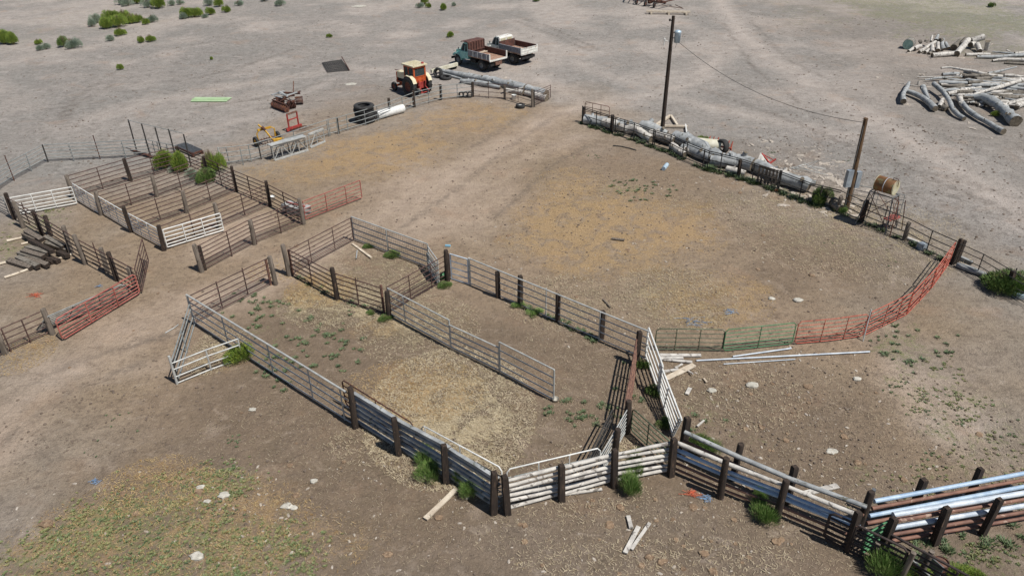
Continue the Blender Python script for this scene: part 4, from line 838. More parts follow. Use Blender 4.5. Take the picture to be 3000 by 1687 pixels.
# ------------------------------------------------------------------ wheels, tyres
def wheel(parent, c, r, wdt, hub='rim', rimf=.55, name='wheel', lug=0):
    w_ = bpy.data.objects.new(name, None); C.objects.link(w_); w_.parent = parent; w_.location = c
    b = MB(); h = wdt/2; b.lathe([(-h*.8,r*rimf),(-h,r*.75),(-h*.9,r*.93),(-h*.6,r),(h*.6,r),(h*.9,r*.93),(h,r*.75),(h*.8,r*rimf),(-h*.8,r*rimf)], 28)
    if lug:
        for i in range(lug):
            a = 2*math.pi*i/lug
            for s_ in (-1, 1):
                rot = Matrix.Rotation(-a - (.5*math.pi/lug if s_ > 0 else 0), 3, 'Y') @ Matrix.Rotation(s_*.5, 3, 'Z') if False else Matrix.Rotation(-a, 3, 'Y')
                b.box(rot @ Vector((r*1.0, s_*h*.45, 0)), (.07, h*.85, .07), rot @ Matrix.Rotation(s_*.6, 3, 'X'))
    b.build('tyre', 'tyre', w_)
    b = MB(); b.lathe([(-h*.75,r*rimf),(-h*.35,r*rimf*.85),(-h*.3,.05),(-h*.5,.04),(-h*.5,.001)], 20); b.lathe([(h*.75,r*rimf),(h*.35,r*rimf*.85),(h*.3,.05),(h*.5,.04),(h*.5,.001)], 20); b.build('rim', hub, w_)
    return w_
def tyre(label, p, r, wdt, rot, group=None, m='tyre', z=None, name='tyre', rimm=None):
    t = thing(name, label, 'tyre', p + Z*(z if z is not None else wdt/2), group=group, world=False); t.rotation_euler = rot
    h = wdt/2; b = MB(); prof = [(-h*.7,r*.55),(-h,r*.7),(-h*.9,r*.93),(-h*.5,r),(h*.5,r),(h*.9,r*.93),(h,r*.7),(h*.7,r*.55),(h*.5,r*.62),(-h*.5,r*.62),(-h*.7,r*.55)]
    b.lathe(prof, 28, 'z'); b.build('casing', m, t)
    if rimm: b = MB(); b.lathe([(h*.3,r*.56),(h*.2,.01)], 20, 'z'); b.lathe([(-h*.3,r*.56),(-h*.2,.01)], 20, 'z'); b.build('rim', rimm, t)
    return t
tyre('black tyre propped on edge against the white beams', P('z5',285,375), .46, .34, (R(72), 0, R(-32)), z=.45)
tyre('black tyre lying flat beside the propped one', P('z5',430,400), .52, .28, (R(4), R(3), 0))
tyre('black tyre lying under the far end of the white beams', P('z5',540,192), .5, .3, (R(3), 0, 0))
tyre('small tyre with a white rim lying alone at the corral mouth', P('z5',1832,940), .38, .3, (0, 0, 0), rimm='plasticw')
for k, (x, lb) in enumerate([(720,'leftmost of three small black tyres under the fence rails'), (800,'middle one of three small black tyres under the fence rails'), (880,'rightmost of three small black tyres under the fence rails')]):
    tyre(lb, P('z5',x,748), .25, .2, (R(80), 0, R(-20+15*k)), z=.25, group='small tyres under the fence rails')
for k in range(5):
    tyre(['bottom','second lowest','middle','fourth','top'][k]+' tyre of the big stack behind the curving grey fence', P('b',1100,1225)+Vector((RND.uniform(-.05,.05),RND.uniform(-.05,.05),0)), .78, .27, (RND.uniform(-.03,.03),RND.uniform(-.03,.03),k), z=.14+.27*k, group='tyres stacked behind the curving fence')
t = thing('concrete_beams', 'pair of cream beams lying on a tyre near the teal truck', 'beams', P('b',1755,720))
for k in (0, 1):
    A = P('b',1775,715,.4)+Vector((.16*k,.2*k,.0)); B = P('b',1995,655,.45)+Vector((.16*k,.2*k,0)); x = (B-A).normalized(); y = Z.cross(x).normalized()
    b = MB(); b.box((A+B)/2, ((B-A).length+.3, .2, .3), Matrix((x, y, x.cross(y))).transposed()); b.build('beam', 'concrete', t)
b = MB(); A = P('b',1775,715); B = P('b',1850,700); b.tube([A+Z*.13, B+Z*.13], .12, 6, sm=False); b.build('support', 'tie', t)

# ------------------------------------------------------------------ tractor
def tractor():
    t = thing('tractor', 'old orange and cream cab tractor parked beyond the curving fence', 'tractor', P('s',1224,278)+Vector((-.0,.1,0)), R(133), world=False)
    def part(b, nm, m, par=t): return b.build(nm, m, par)
    for s_ in (-1, 1): wheel(t, (0, s_*.82, .82), .82, .42, 'rim', .5, lug=18)
    for s_ in (-1, 1): wheel(t, (2.35, s_*.72, .38), .38, .2, 'rim', .5)
    b = MB(); b.box((1.55,0,.85), (1.7,.42,.5)); b.box((.3,0,.85), (1.1,.5,.6)); part(b, 'engine', 'chassis')
    b = MB(); b.box((1.65,0,1.32), (1.55,.55,.5)); part(b, 'hood', 'cream')
    b = MB(); b.box((1.65,0,1.585), (1.6,.5,.04)); part(b, 'hood_top', 'cream')
    b = MB(); b.box((2.5,0,1.05), (.14,.56,.9)); b.box((2.6,0,.7), (.3,.4,.2)); part(b, 'grille', 'tractor')
    b = MB(); b.box((2.35,0,.42), (.16,1.3,.14)); b.box((2.35,0,.6), (.2,.2,.4)); part(b, 'front_axle', 'tractor')
    b = MB(); b.box((2.0,.30,.75), (.9,.06,.1)); b.box((2.0,-.30,.75), (.9,.06,.1)); part(b, 'frame_rail', 'tractor')
    # cab
    cab = MB()
    for x in (-.45, .25, .85):
        for y in (-.6, .6): cab.box((x, y, 1.85), (.09,.07,1.2))
    cab.box((.2,.6,1.38), (1.35,.05,.36)); cab.box((.2,-.6,1.38), (1.35,.05,.36)); cab.box((-.45,0,1.35), (.06,1.2,.42)); cab.box((.85,0,1.4), (.05,1.2,.3))
    for y in (-.6,.6): cab.box((.2,y,2.4), (1.38,.06,.12))
    for x in (-.45,.85): cab.box((x,0,2.4), (.06,1.2,.12))
    cabo = part(cab, 'cab', 'tractor')
    b = MB(); b.box((.2,0,2.52), (1.65,1.5,.1)); [b.box((.2,y,2.585), (1.5,.06,.03)) for y in (-.5,-.25,0,.25,.5)]; part(b, 'roof', 'cream')
    b = MB(); b.lathe([(2.57,.12),(2.66,.12),(2.7,.08),(2.7,.001)], 14, 'z', (-.35,-.45,0)); part(b, 'roof_beacon', 'redpaint')
    for nm, c, sz in [('side_window',(-.1,.605,1.97),(.6,.012,.72)),('side_window',(.55,.605,1.97),(.5,.012,.72)),('side_window',(-.1,-.605,1.97),(.6,.012,.72)),('side_window',(.55,-.605,1.97),(.5,.012,.72)),('rear_window',(-.455,0,1.97),(.012,1.08,.72)),('windscreen',(.855,0,1.97),(.012,1.08,.72))]:
        b = MB(); b.box(c, sz); part(b, nm, 'glass')
    b = MB()
    for y in (-.54,.54): b.box((-.48,y,1.97), (.03,.07,.76))
    for z in (1.62,2.32): b.box((-.48,0,z), (.03,1.1,.06))
    part(b, 'window_frame', 'tractor')
    for s_ in (-1, 1):
        b = MB(); pr = [(-.85,1.2),(-.7,1.5),(-.35,1.72),(.2,1.75),(.6,1.6),(.6,1.55),(.2,1.69),(-.35,1.66),(-.66,1.45),(-.8,1.18)]
        b.prism(pr, s_*.62, s_*.98); part(b, 'fender', 'cream')
    b = MB(); b.tube([(1.35,.15,1.58),(1.35,.15,2.3)], .035, 8); b.tube([(1.35,.15,1.75),(1.35,.15,2.05)], .07, 10); part(b, 'exhaust', 'rustdark')
    b = MB()
    for s_ in (-1, 1): b.tube([(-.45,s_*.25,1.0),(-.75,s_*.3,.8),(-1.15,s_*.38,.5)], .045, 6); b.tube([(-.75,s_*.3,.8),(-.85,s_*.3,1.25),(-.5,s_*.2,1.3)], .035, 6)
    b.box((-.5,0,.9), (.2,.6,.5)); b.tube([(-.9,-.38,.35),(-.9,.38,.35)], .04, 6); part(b, 'hitch', 'redpaint')
    b = MB(); b.box((.1,0,1.35), (.45,.45,.1)); b.box((-.1,0,1.6), (.1,.45,.5)); part(b, 'seat', 'chassis')
    b = MB(); b.tube([(.55,.0,1.3),(.45,0,1.65)], .025, 6); b.tube([Vector((.45+.08*math.cos(a),.2*math.sin(a),1.67+.15*math.cos(a))) for a in [k*math.pi/6 for k in range(12)]], .02, 6, closed=True); part(b, 'steering_wheel', 'chassis')
    b = MB(); b.tube([(2.3,.1,1.62),(2.75,.25,1.66)], .03, 6); part(b, 'loose_pipe', 'rustdark')
tractor()

# ------------------------------------------------------------------ dump trucks
def truck(kind, loc, rz, label):
    t = thing('dump_truck', label, 'truck', loc, rz, world=False)
    paint = 'teal' if kind == 'teal' else 'carwhite'
    side = 'bedgrey'
    for s_ in (-1, 1):
        wheel(t, (0, s_*.93, .5), .5, .26, 'steel', .5); wheel(t, (0, s_*.66, .5), .5, .22, 'steel', .5); wheel(t, (3.35, s_*.9, .49), .49, .26, 'steel', .5)
    b = MB(); b.box((1.35,.38,.72), (5.1,.1,.2)); b.box((1.35,-.38,.72), (5.1,.1,.2)); b.box((0,0,.5), (.2,1.7,.2)); b.box((3.35,0,.5), (.16,1.6,.14)); b.box((3.2,0,.85), (1.2,.7,.5)); b.box((1.2,.7,.7), (.7,.4,.3)); b.box((-1.1,0,.7), (.15,1.8,.25)); b.build('chassis', 'chassis', t)
    # cab
    b = MB()
    b.prism([(1.85,.75),(3.0,.75),(3.0,1.42),(1.85,1.42)], -.98, .98)
    b.prism([(1.85,2.1),(2.6,2.1),(2.5,2.22),(1.95,2.22)], -.86, .86)
    b.box((1.88,0,1.76), (.06,1.8,.7))
    for s_ in (-1, 1):
        b.tube([(2.98,s_*.93,1.42),(2.62,s_*.85,2.12)], .045, 4, sm=False); b.tube([(2.35,s_*.95,1.42),(2.3,s_*.86,2.12)], .035, 4, sm=False); b.box((1.93,s_*.9,1.77), (.14,.06,.7))
    cb = b.build('cab', paint, t)
    for s_ in (-1, 1):
        b = MB(); b.box((2.45,s_*.985,1.08), (.85,.015,.64)); d = b.build('door', paint, t)
        b = MB(); b.box((2.15,s_*1.0,1.2), (.14,.03,.03)); b.build('handle', 'steel', d)
        b = MB(); b.prism([(2.0,1.46),(2.9,1.46),(2.62,2.06),(2.0,2.06)], s_*.9-.005, s_*.9+.005); b.build('side_window', 'glass', t)
        b = MB(); b.tube([(2.85,s_*1.0,1.45),(2.95,s_*1.16,1.6)], .015, 4); b.box((2.93,s_*1.2,1.65), (.03,.14,.25)); b.build('mirror', 'steel', t)
    b = MB(); b.add([(2.96,-.86,1.44),(2.96,.86,1.44),(2.63,.8,2.08),(2.63,-.8,2.08)], [(0,1,2,3)]); b.build('windscreen', 'glass', t)
    b = MB(); b.prism([(2.98,.85),(4.0,.85),(4.04,1.15),(3.95,1.32),(3.0,1.5)], -.58, .58); b.build('hood', paint, t)
    b = MB(); b.box((4.03,0,1.05), (.05,1.0,.36)); [b.box((4.06,0,.93+.08*k), (.03,.95,.02)) for k in range(4)]; b.build('grille', 'steel' if kind == 'teal' else 'carwhite', t)
    for s_ in (-1, 1):
        b = MB(); b.prism([(2.8,.55),(2.85,.85),(3.05,1.08),(3.4,1.16),(3.8,1.1),(4.05,.95),(4.08,.8),(3.95,.8),(3.9,.9),(3.65,1.0),(3.35,1.04),(3.08,.95),(2.92,.78),(2.88,.55)], s_*.56, s_*1.02)
        b.prism([(2.98,1.0),(3.4,1.1),(3.95,1.0),(3.95,1.04),(3.4,1.2),(3.0,1.2)], s_*.5, s_*.95); b.build('fender', paint, t)
        b = MB(); b.lathe([(4.05,.1),(4.09,.1),(4.1,.001)], 14, 'x', (0,s_*.78,.98)); b.build('headlight', 'plasticw', t)
    b = MB(); b.box((4.2,0,.58), (.1,2.1,.2)); b.build('bumper', 'chassis' if kind == 'teal' else 'steel', t)
    # bed
    z0, hgt = 1.12, .48; x0, x1 = -1.25, 1.72
    b = MB(); b.box(((x0+x1)/2,0,z0), (x1-x0,2.16,.08)); b.box(((x0+x1)/2,.5,z0-.12), (x1-x0,.12,.16)); b.box(((x0+x1)/2,-.5,z0-.12), (x1-x0,.12,.16)); b.build('bed_floor', 'bedfloor', t)
    for s_ in (-1, 1):
        b = MB(); b.box(((x0+x1)/2, s_*1.08, z0+.06+hgt/2), (x1-x0,.05,hgt)); b.box(((x0+x1)/2, s_*1.09, z0+.06+hgt), (x1-x0,.1,.06)); sp = b.build('bed_side', side if s_ > 0 else 'bedrust', t)
        if kind == 'teal':
            for k in range(4): b = MB(); b.prism([(x0+.35+.62*k-.05,z0+.05),(x0+.35+.62*k+.05,z0+.05),(x0+.35+.62*k+.02,z0+.5),(x0+.35+.62*k-.02,z0+.5)], s_*1.11, s_*1.17); b.build('stake', 'carwhite', sp)
    b = MB(); b.box((x0, 1.08, z0+.3), (.1,.12,.62)); b.box((x0,-1.08, z0+.3), (.1,.12,.62)); b.box((x0-.02,0,z0-.02), (.1,2.2,.14)); b.build('rear_frame', 'carwhite', t)
    if kind == 'teal':
        b = MB(); b.box((x1+.04,0,1.75), (.07,2.1,1.2)); [b.box((x1-.03,-1.0+.33*k,1.95), (.06,.05,.75)) for k in range(7)]; b.box((x1-.03,0,1.55), (.08,2.1,.07)); b.build('headboard', 'bedrust', t)
        b = MB(); b.prism([(x1,2.32),(x1+.08,2.4),(x1+1.0,2.34),(x1+1.05,2.25),(x1+.98,2.25),(x1+.95,2.3),(x1+.1,2.34)], -1.05, 1.05); b.build('cab_protector', 'bedrust', t)
        b = MB(); b.box((1.3,0,1.28), (.1,2.0,.1)); b.tube([(1.5,-.9,1.3),(1.2,.9,1.3)], .05, 4); b.build('loose_timber', 'plank', t)
        b = MB(); b.box((x0-.05,0,.78), (.08,.8,.3)); b.build('rear_plate', 'rust', t)
    else:
        b = MB(); b.box((x0-.04,0,z0+.28), (.06,2.1,.52)); b.box((x0-.08,0,z0+.28), (.03,2.1,.05)); b.box((x0-.08,0,z0+.53), (.03,2.1,.06)); b.box((x0-.08,0,z0+.04), (.03,2.1,.06)); b.build('tailgate', 'carwhite', t)
        b = MB(); b.box((x1+.04,0,1.5), (.07,2.1,.75)); b.build('headboard', 'bedrust', t)
        b = MB(); b.box((1.84,.42,1.8), (.02,.62,.5)); b.box((1.84,-.42,1.8), (.02,.62,.5)); b.build('rear_panel', 'drumend', t)
        b = MB(); b.box((-.55,-1.0,.55), (.02,.5,.5)); b.build('mud_flap', 'tyre', t)
    b = MB(); b.lathe([(.85,.2),(1.6,.2)], 14, 'x', (0,.75,.75)); b.lathe([(.85,.2),(.85,.001)], 14, 'x', (0,.75,.75)); b.lathe([(1.6,.2),(1.6,.001)], 14, 'x', (0,.75,.75)); b.build('fuel_tank', 'chassis', t)
    return t
H_ = math.atan2(2.39, -2.32)
gl = (P('z4',900,1035)+P('z4',1270,960))/2 + Vector((-.05,.15,0))
truck('teal', gl, H_, 'teal dump truck with a rusty cab guard and open tail')
wl = (P('z4',1660,885)+P('z4',1950,795))/2 + Vector((-.05,.15,0))
truck('white', wl, H_, 'white dump truck with closed tailgate parked behind the teal one')

# ------------------------------------------------------------------ utility poles, wire, boxes
p1 = P('c',1510,1318); top1 = P('c',1510,1318)+Vector((.02,0,8.05))
t = thing('utility_pole', 'tall dark utility pole carrying a grey transformer', 'utility pole', p1)
b = MB(); b.tube([p1-Z*.1, lerp(p1,top1,.5), top1], [.16,.14,.11], 14); b.build('pole', 'tie', t)
b = MB(); c = p1+Vector((.42,-.05,0)); b.lathe([(6.3,.02),(6.3,.2),(6.95,.22),(6.98,.24),(7.05,.23),(7.12,.12),(7.13,.001)], 18, 'z', c); tc_ = b.build('transformer', 'canpaint', t)
b = MB(); b.lathe([(7.1,.05),(7.2,.07),(7.25,.04),(7.35,.06),(7.4,.03),(7.42,.001)], 10, 'z', c+Vector((.02,.05,0))); b.build('bushing', 'plasticw', tc_)
b = MB(); b.box(p1+Vector((.18,-.02,6.6)), (.2,.06,.06)); b.box(p1+Vector((.18,-.02,6.95)), (.2,.06,.06)); b.build('bracket', 'steel', t)
b = MB(); b.tube([p1+Vector((-.1,0,6.35)), p1+Vector((-.4,0,6.45)), p1+Vector((-.42,0,6.5))], .02, 6); b.lathe([(6.1,.03),(6.5,.04),(6.55,.07),(6.62,.001)], 8, 'z', p1+Vector((-.45,-.02,0))); b.build('cutout', 'plasticw', t)
b = MB(); b.lathe([(7.7,.05),(7.78,.08),(7.86,.05)], 10, 'z', p1+Vector((-.2,0,0))); b.box(p1+Vector((-.12,0,7.75)), (.2,.05,.05)); b.build('insulator', 'darkpipe', t)
b = MB(); b.tube([c+Z*6.3, c+Vector((-.1,-.1,5.95)), p1+Vector((.05,-.15,5.9)), p1+Vector((.02,-.16,6.6))], .012, 5); b.build('drop_wire', 'wire', t)
p2 = P('h',785,735); top2 = p2 + Vector((-.12,0,5.35))
t2 = thing('utility_pole', 'shorter brown service pole with grey metal boxes near the drum tower', 'utility pole', p2)
b = MB(); b.tube([p2-Z*.1, lerp(p2,top2,.5), top2], [.16,.135,.11], 14); b.build('pole', 'polebrown', t2)
for dx, dy, nm in [(-.33,-.1,'meter_box'),(.26,.08,'switch_box')]:
    b = MB(); b.box(p2+Vector((dx,dy,1.95 if dx < 0 else 1.8)), (.36 if dx < 0 else .3,.22,1.0 if dx < 0 else .95), Matrix.Rotation(.3,3,'Z')); b.build(nm, 'box', t2)
b = MB(); b.tube([p2+Vector((-.16,-.12,0)), p2+Vector((-.2,-.12,1.4))], .03, 6); b.tube([p2+Vector((-.22,-.1,2.4)), p2+Vector((-.2,-.1,4.9)), p2+Vector((-.3,-.12,5.0))], .022, 6); b.build('conduit', 'steel', t2)
b = MB(); a_, e_ = c+Vector((.1,-.1,6.35)), top2-Z*.25; pl = []
for k in range(25):
    u = k/24; q = lerp(a_, e_, u); q.z -= 4*.95*u*(1-u); pl.append(q)
b.tube(pl, .016, 5); single(b, 'service_wire', 'wire', 'drooping service wire strung between the two utility poles', 'wire', Vector((a_.x, a_.y, a_.z)))

# ------------------------------------------------------------------ fuel drum tower
l1, l2, l3, l4 = P('z8',1395,1235), P('z8',1190,1075), P('z8',925,840), P('z8',1080,870)
base = (l1+l3)/2
A = P('z8',1435,420,2.42); B = P('z8',1110,320,2.42); dv = (A-B).normalized(); sv = Vector((-dv.y, dv.x, 0))
t = thing('fuel_tank_stand', 'leggy steel stand holding the rusty drum up behind the fence', 'stand', Vector((base.x, base.y, 0)))
mid = (A+B)/2; corners = [Vector((mid.x,mid.y,0))+dv*u*.62+sv*v*.33 for u, v in ((1,-1),(-1,-1),(-1,1),(1,1))]
foot = [Vector((mid.x,mid.y,0))+dv*u*.85+sv*v*.6 for u, v in ((1,-1),(-1,-1),(-1,1),(1,1))]
for q, f_ in zip(corners, foot): b = MB(); b.tube([f_, q+Z*1.98], .035, 6); b.build('leg', 'steel', t)
for i in range(4):
    j = (i+1) % 4; b = MB(); b.tube([lerp(foot[i],corners[i]+Z*2,.15), lerp(foot[j],corners[j]+Z*2,.95)], .018, 5); b.tube([lerp(foot[j],corners[j]+Z*2,.15), lerp(foot[i],corners[i]+Z*2,.95)], .018, 5); b.build('cross_brace', 'rust', t)
b = MB()
for i in range(4): b.tube([corners[i]+Z*1.98, corners[(i+1) % 4]+Z*1.98], .035, 4, sm=False)
b.build('cradle', 'steel', t)
b = MB(); b.tube([foot[0]+dv*.25+Z*.0, corners[0]+dv*.35+Z*1.9, corners[0]+dv*.1+Z*2.0], .03, 6); b.tube([foot[3]+dv*.3, corners[3]+dv*.4+Z*1.8], .025, 6); b.build('pipe', 'rustdark', t)
t = thing('fuel_drum', 'rusty ochre drum resting on the leggy steel stand', 'drum', Vector((B.x, B.y, B.z)))
b = MB(); b.tube([B, B+dv*.03, A-dv*.03, A], [.38,.40,.40,.385], 28, capmi=1); b.build('shell', ['drum','drumend'], t)
for k in (.02, .5, .98):
    cc = lerp(B, A, k); pl = [cc + sv*.408*math.cos(a) + Z*.408*math.sin(a) for a in [i*math.pi/14 for i in range(28)]]
    b = MB(); b.tube(pl, .014, 5, closed=True); b.build('hoop', 'drumend' if k != .5 else 'whitepipe', t)
b = MB(); b.tube([A-dv*.25+Z*.4, A-dv*.25+Z*.5, A-dv*.02+Z*.5, A+dv*.05+Z*.42, A+dv*.06+Z*.1], .02, 6); b.build('filler_pipe', 'rustdark', t)
gate('grey pipe panel standing behind the drum tower', P('z8',650,700), P('z8',1490,800+90), 1.25, m='greypipe', nb=3, r=.018, braces=(.5,))
# small red cultivator frame under the tower
t = thing('cultivator', 'small rusty red tined implement under the drum tower', 'implement', P('z8',1330,1100))
q = P('z8',1330,1120)
b = MB(); b.box(q+Vector((0,.1,.62)), (.9,.4,.06), Matrix.Rotation(.5,3,'Z')); b.tube([q+Vector((-.4,0,.6)), q+Vector((.1,.2,.9)), q+Vector((.5,.3,.6))], .03, 6); b.build('frame', 'gate_red', t)
for k in range(6): b = MB(); s0 = q+Vector((-.4+.15*k,-.15+.05*k,.6)); b.tube([s0, s0+Vector((0,-.08,-.3)), s0+Vector((.0,.02,-.6))], .016, 5); b.build('tine', 'rustdark', t)

# ------------------------------------------------------------------ farm implements
# yellow wheeled rake
q0 = P('z2',400,1080)
t = thing('hay_rake', 'yellow two-wheeled implement with a raised tongue behind the silver trusses', 'implement', q0, world=True)
wa, wb = P('z2',205,1165), P('z2',590,1060)
ax = (wb-wa).normalized()
for p_, s_ in ((wa, 1), (wb, 1)):
    w_ = wheel(t, Vector((p_.x-q0.x, p_.y-q0.y, .36)), .36, .2, 'yellow', .5); w_.rotation_euler = (0, 0, math.atan2(ax.y, ax.x) - math.pi/2)
b = MB(); A_, B_ = wa+Z*.4+ax*.2, wb+Z*.4-ax*.2; up = P('z2',300,960,.95); b.tube([A_, wa+ax*.15+Z*.9, lerp(wa,wb,.25)+Z*1.15, lerp(wa,wb,.75)+Z*1.15, wb-ax*.15+Z*.95, B_], .045, 6); b.build('arch', 'yellow', t)
b = MB(); mid_ = lerp(wa,wb,.45)+Z*1.12; b.box(mid_, (1.0,.12,.14), Matrix.Rotation(math.atan2(ax.y,ax.x),3,'Z')); b.build('crossbar', 'yellow', t)
b = MB(); b.tube([P('z2',480,1040,.5), P('z2',370,900,1.0), P('z2',220,770,1.5)], .055, 4, sm=False); b.build('tongue', 'yellow', t)
b = MB(); b.tube([P('z2',350,870,1.1), P('z2',285,810,1.35)], .11, 6); b.build('jack', 'rustdark', t)
b = MB(); b.box(P('z2',590,1050,.5), (.7,.3,.25), Matrix.Rotation(.4,3,'Z')); b.build('hitch_plate', 'yellow', t)
for k in range(5): b = MB(); s0 = lerp(wa,wb,.25+.12*k)+Z*.5; b.tube([s0, s0+Vector((.1,-.25,-.15)), s0+Vector((.15,-.4,-.45))], .02, 5); b.build('tine', 'rustdark', t)
b = MB(); b.tube([A_,B_], .035, 6); b.build('axle', 'rustdark', t)
# red bale spear frame
q = P('z2',860,900); t = thing('bale_fork', 'red square frame with long tines standing past the yellow implement', 'implement', q)
c1, c2 = P('z2',790,895), P('z2',960,835); 
b = MB(); b.box((c1+c2)/2+Z*.18, ((c2-c1).length+.5,.14,.22), Matrix.Rotation(math.atan2((c2-c1).y,(c2-c1).x),3,'Z')); b.build('base_beam', 'redpaint', t)
for c_ in (c1, c2): b = MB(); b.tube([c_+Z*.1, c_+Z*1.3], .07, 4, sm=False); b.build('upright', 'redpaint', t)
b = MB(); b.tube([c1+Z*1.3, c2+Z*1.3], .08, 4, sm=False); b.build('top_bar', 'rust', t)
b = MB(); b.tube([c1+Z*.85, c2+Z*.85], .05, 4, sm=False); b.build('middle_bar', 'redpaint', t)
for k in range(4): b = MB(); s0 = lerp(c1,c2,k/3)+Z*.15; b.tube([s0, s0+Vector((.6,-.1,.05)), s0+Vector((1.3,-.25,.0))], [.035,.03,.01], 6); b.build('tine', 'rustdark', t)
# disc harrow
q = P('z2',700,480); t = thing('disc_harrow', 'rusty disc harrow with loose planks on top, alone on the dirt', 'implement', q)
def gang(a, b2, n, r_):
    g_ = MB(); g_.tube([a+Z*r_, b2+Z*r_], .03, 6); ax_ = (b2-a).normalized()
    for k in range(n):
        c_ = lerp(a, b2, (k+.5)/n)+Z*r_; g_.tube([c_-ax_*.02, c_+ax_*.03], [r_, r_*.9], 16)
    g_.tube([a+Z*(r_*2+.06), b2+Z*(r_*2+.06)], .07, 4, sm=False); g_.build('disc_gang', 'rustdark', t)
gang(P('z2',500,460), P('z2',760,560), 9, .28); gang(P('z2',760,500), P('z2',900,470), 5, .26); gang(P('z2',900,410), P('z2',1040,400), 6, .26); gang(P('z2',560,400), P('z2',700,400), 5, .26)
b = MB()
for a, b2, zz in [((520,440),(900,380),.7),((640,480),(1000,300),.7),((560,380),(860,500),.72),((640,330),(1000,345),.8)]: b.tube([P('z2',*a)+Z*.62, P('z2',*b2)+Z*.62], .06, 4, sm=False)
b.build('frame', 'rustdark', t)
b = MB(); b.tube([P('z2',640,360)+Z*.75, P('z2',1000,380)+Z*.8], .1, 4, sm=False); b.build('beam', 'rustdark', t)
b = MB(); b.tube([P('z2',880,360)+Z*.7, P('z2',915,330)+Z*1.6], .045, 4); b.build('lever', 'rust', t)
for k, (a, b2, zz) in enumerate([((500,420),(720,350),.85),((610,380),(780,450),.85),((760,440),(950,380),.88),((560,440),(680,470),.85),((640,370),(760,440),.9)]):
    b = MB(); A_, B_ = P('z2',*a)+Z*zz, P('z2',*b2)+Z*zz; x = (B_-A_).normalized(); y = Z.cross(x).normalized(); b.box((A_+B_)/2, ((B_-A_).length,.16,.06), Matrix((x,y,x.cross(y))).transposed())
    single(b, 'plank', 'greylog', ['grey plank on the left of the disc harrow','thin plank slanting over the disc harrow','broad grey plank on the right of the disc harrow','short plank on the front of the disc harrow','reddish narrow plank crossing the disc harrow'][k], 'plank', A_, 'planks laid on the disc harrow')
# lime sheet
b = MB(); pts_ = [P('a',1918,1030), P('a',2275,1030), P('a',2333,992), P('a',1965,990)]
vs = [p+Z*.10 for p in pts_] + [p+Z*.04 for p in pts_]
b.add(vs, [(0,1,2,3),(7,6,5,4),(0,4,5,1),(1,5,6,2),(2,6,7,3),(3,7,4,0)]); m1_ = lerp(pts_[0],pts_[3],.4)+Z*.14; m2_ = lerp(pts_[1],pts_[2],.4)+Z*.14; b.tube([m1_,m2_], .05, 6)
single(b, 'metal_sheet', 'lime', 'long pale green sheet lying flat on the open dirt', 'sheet', Vector(pts_[0]))
# drag harrow mat
t = thing('drag_harrow', 'dark woven drag harrow mat lying flat with a bar along one side', 'harrow', P('b',800,680))
c_ = [P('b',665,640), P('b',860,610), P('b',940,715), P('b',720,735)]
b = MB()
for k in range(15): b.tube([lerp(c_[0],c_[3],k/14)+Z*.05, lerp(lerp(c_[0],c_[3],k/14),lerp(c_[1],c_[2],k/14),.5)+Z*.07+Vector((RND.uniform(-.1,.1),0,0)), lerp(c_[1],c_[2],k/14)+Z*.05], .035, 4)
for k in range(13): b.tube([lerp(c_[0],c_[1],k/12)+Z*.06, lerp(c_[3],c_[2],k/12)+Z*.06], .03, 4)
b.build('mat', 'darkpipe', t)
b = MB(); b.tube([P('b',865,598)+Z*.25, P('b',940,718)+Z*.1], .05, 4, sm=False); b.build('bar', 'rustdark', t)
# trusses
def truss(label, a, b2, h, segs, m='galv'):
    t = thing('steel_truss', label, 'truss', a, group='galvanised trusses beside the curving fence')
    for z_, nm in ((.06,'bottom_chord'),(h,'top_chord')):
        b = MB(); x = (b2-a).normalized(); y = Z.cross(x); b.box((a+b2)/2+Z*z_, ((b2-a).length,.13,.1), Matrix((x,y,Z)).transposed()); b.build(nm, m, t)
    for k in range(segs+1):
        b = MB(); q_ = lerp(a,b2,k/segs); b.tube([q_+Z*.06, q_+Z*h], .035, 4, sm=False); b.build('post', m, t)
        if k < segs:
            q2 = lerp(a,b2,(k+1)/segs); b = MB(); b.tube([q_+Z*(.06 if k % 2 == 0 else h), q2+Z*(h if k % 2 == 0 else .06)], .03, 4, sm=False); b.build('diagonal', m, t)
    return t
truss('nearest silver truss with white diagonals by the curving fence', P('z2',520,1425), P('z2',1120,1238), 1.0, 4)
truss('dark twin truss close behind the nearest silver one', P('z2',440,1420)+Vector((.1,.3,0)), P('z2',1030,1230)+Vector((.1,.3,0)), 1.02, 4, 'steel')
truss('short silver truss farther along the curving fence', P('z2',1165,1195), P('z2',1425,1085), 1.0, 2)
b = MB(); A_, B_ = P('z2',400,1180,1.0)+Vector((.05,.1,0)), P('z2',1040,1005,1.0)+Vector((.05,.1,0)); x = (B_-A_).normalized(); y = Z.cross(x).normalized(); b.box((A_+B_)/2+Z*.12, ((B_-A_).length,.5,.05), Matrix((x,y,x.cross(y))).transposed())
single(b, 'metal_deck', 'galv', 'long metal channel laid across the two nearest trusses', 'channel', A_)
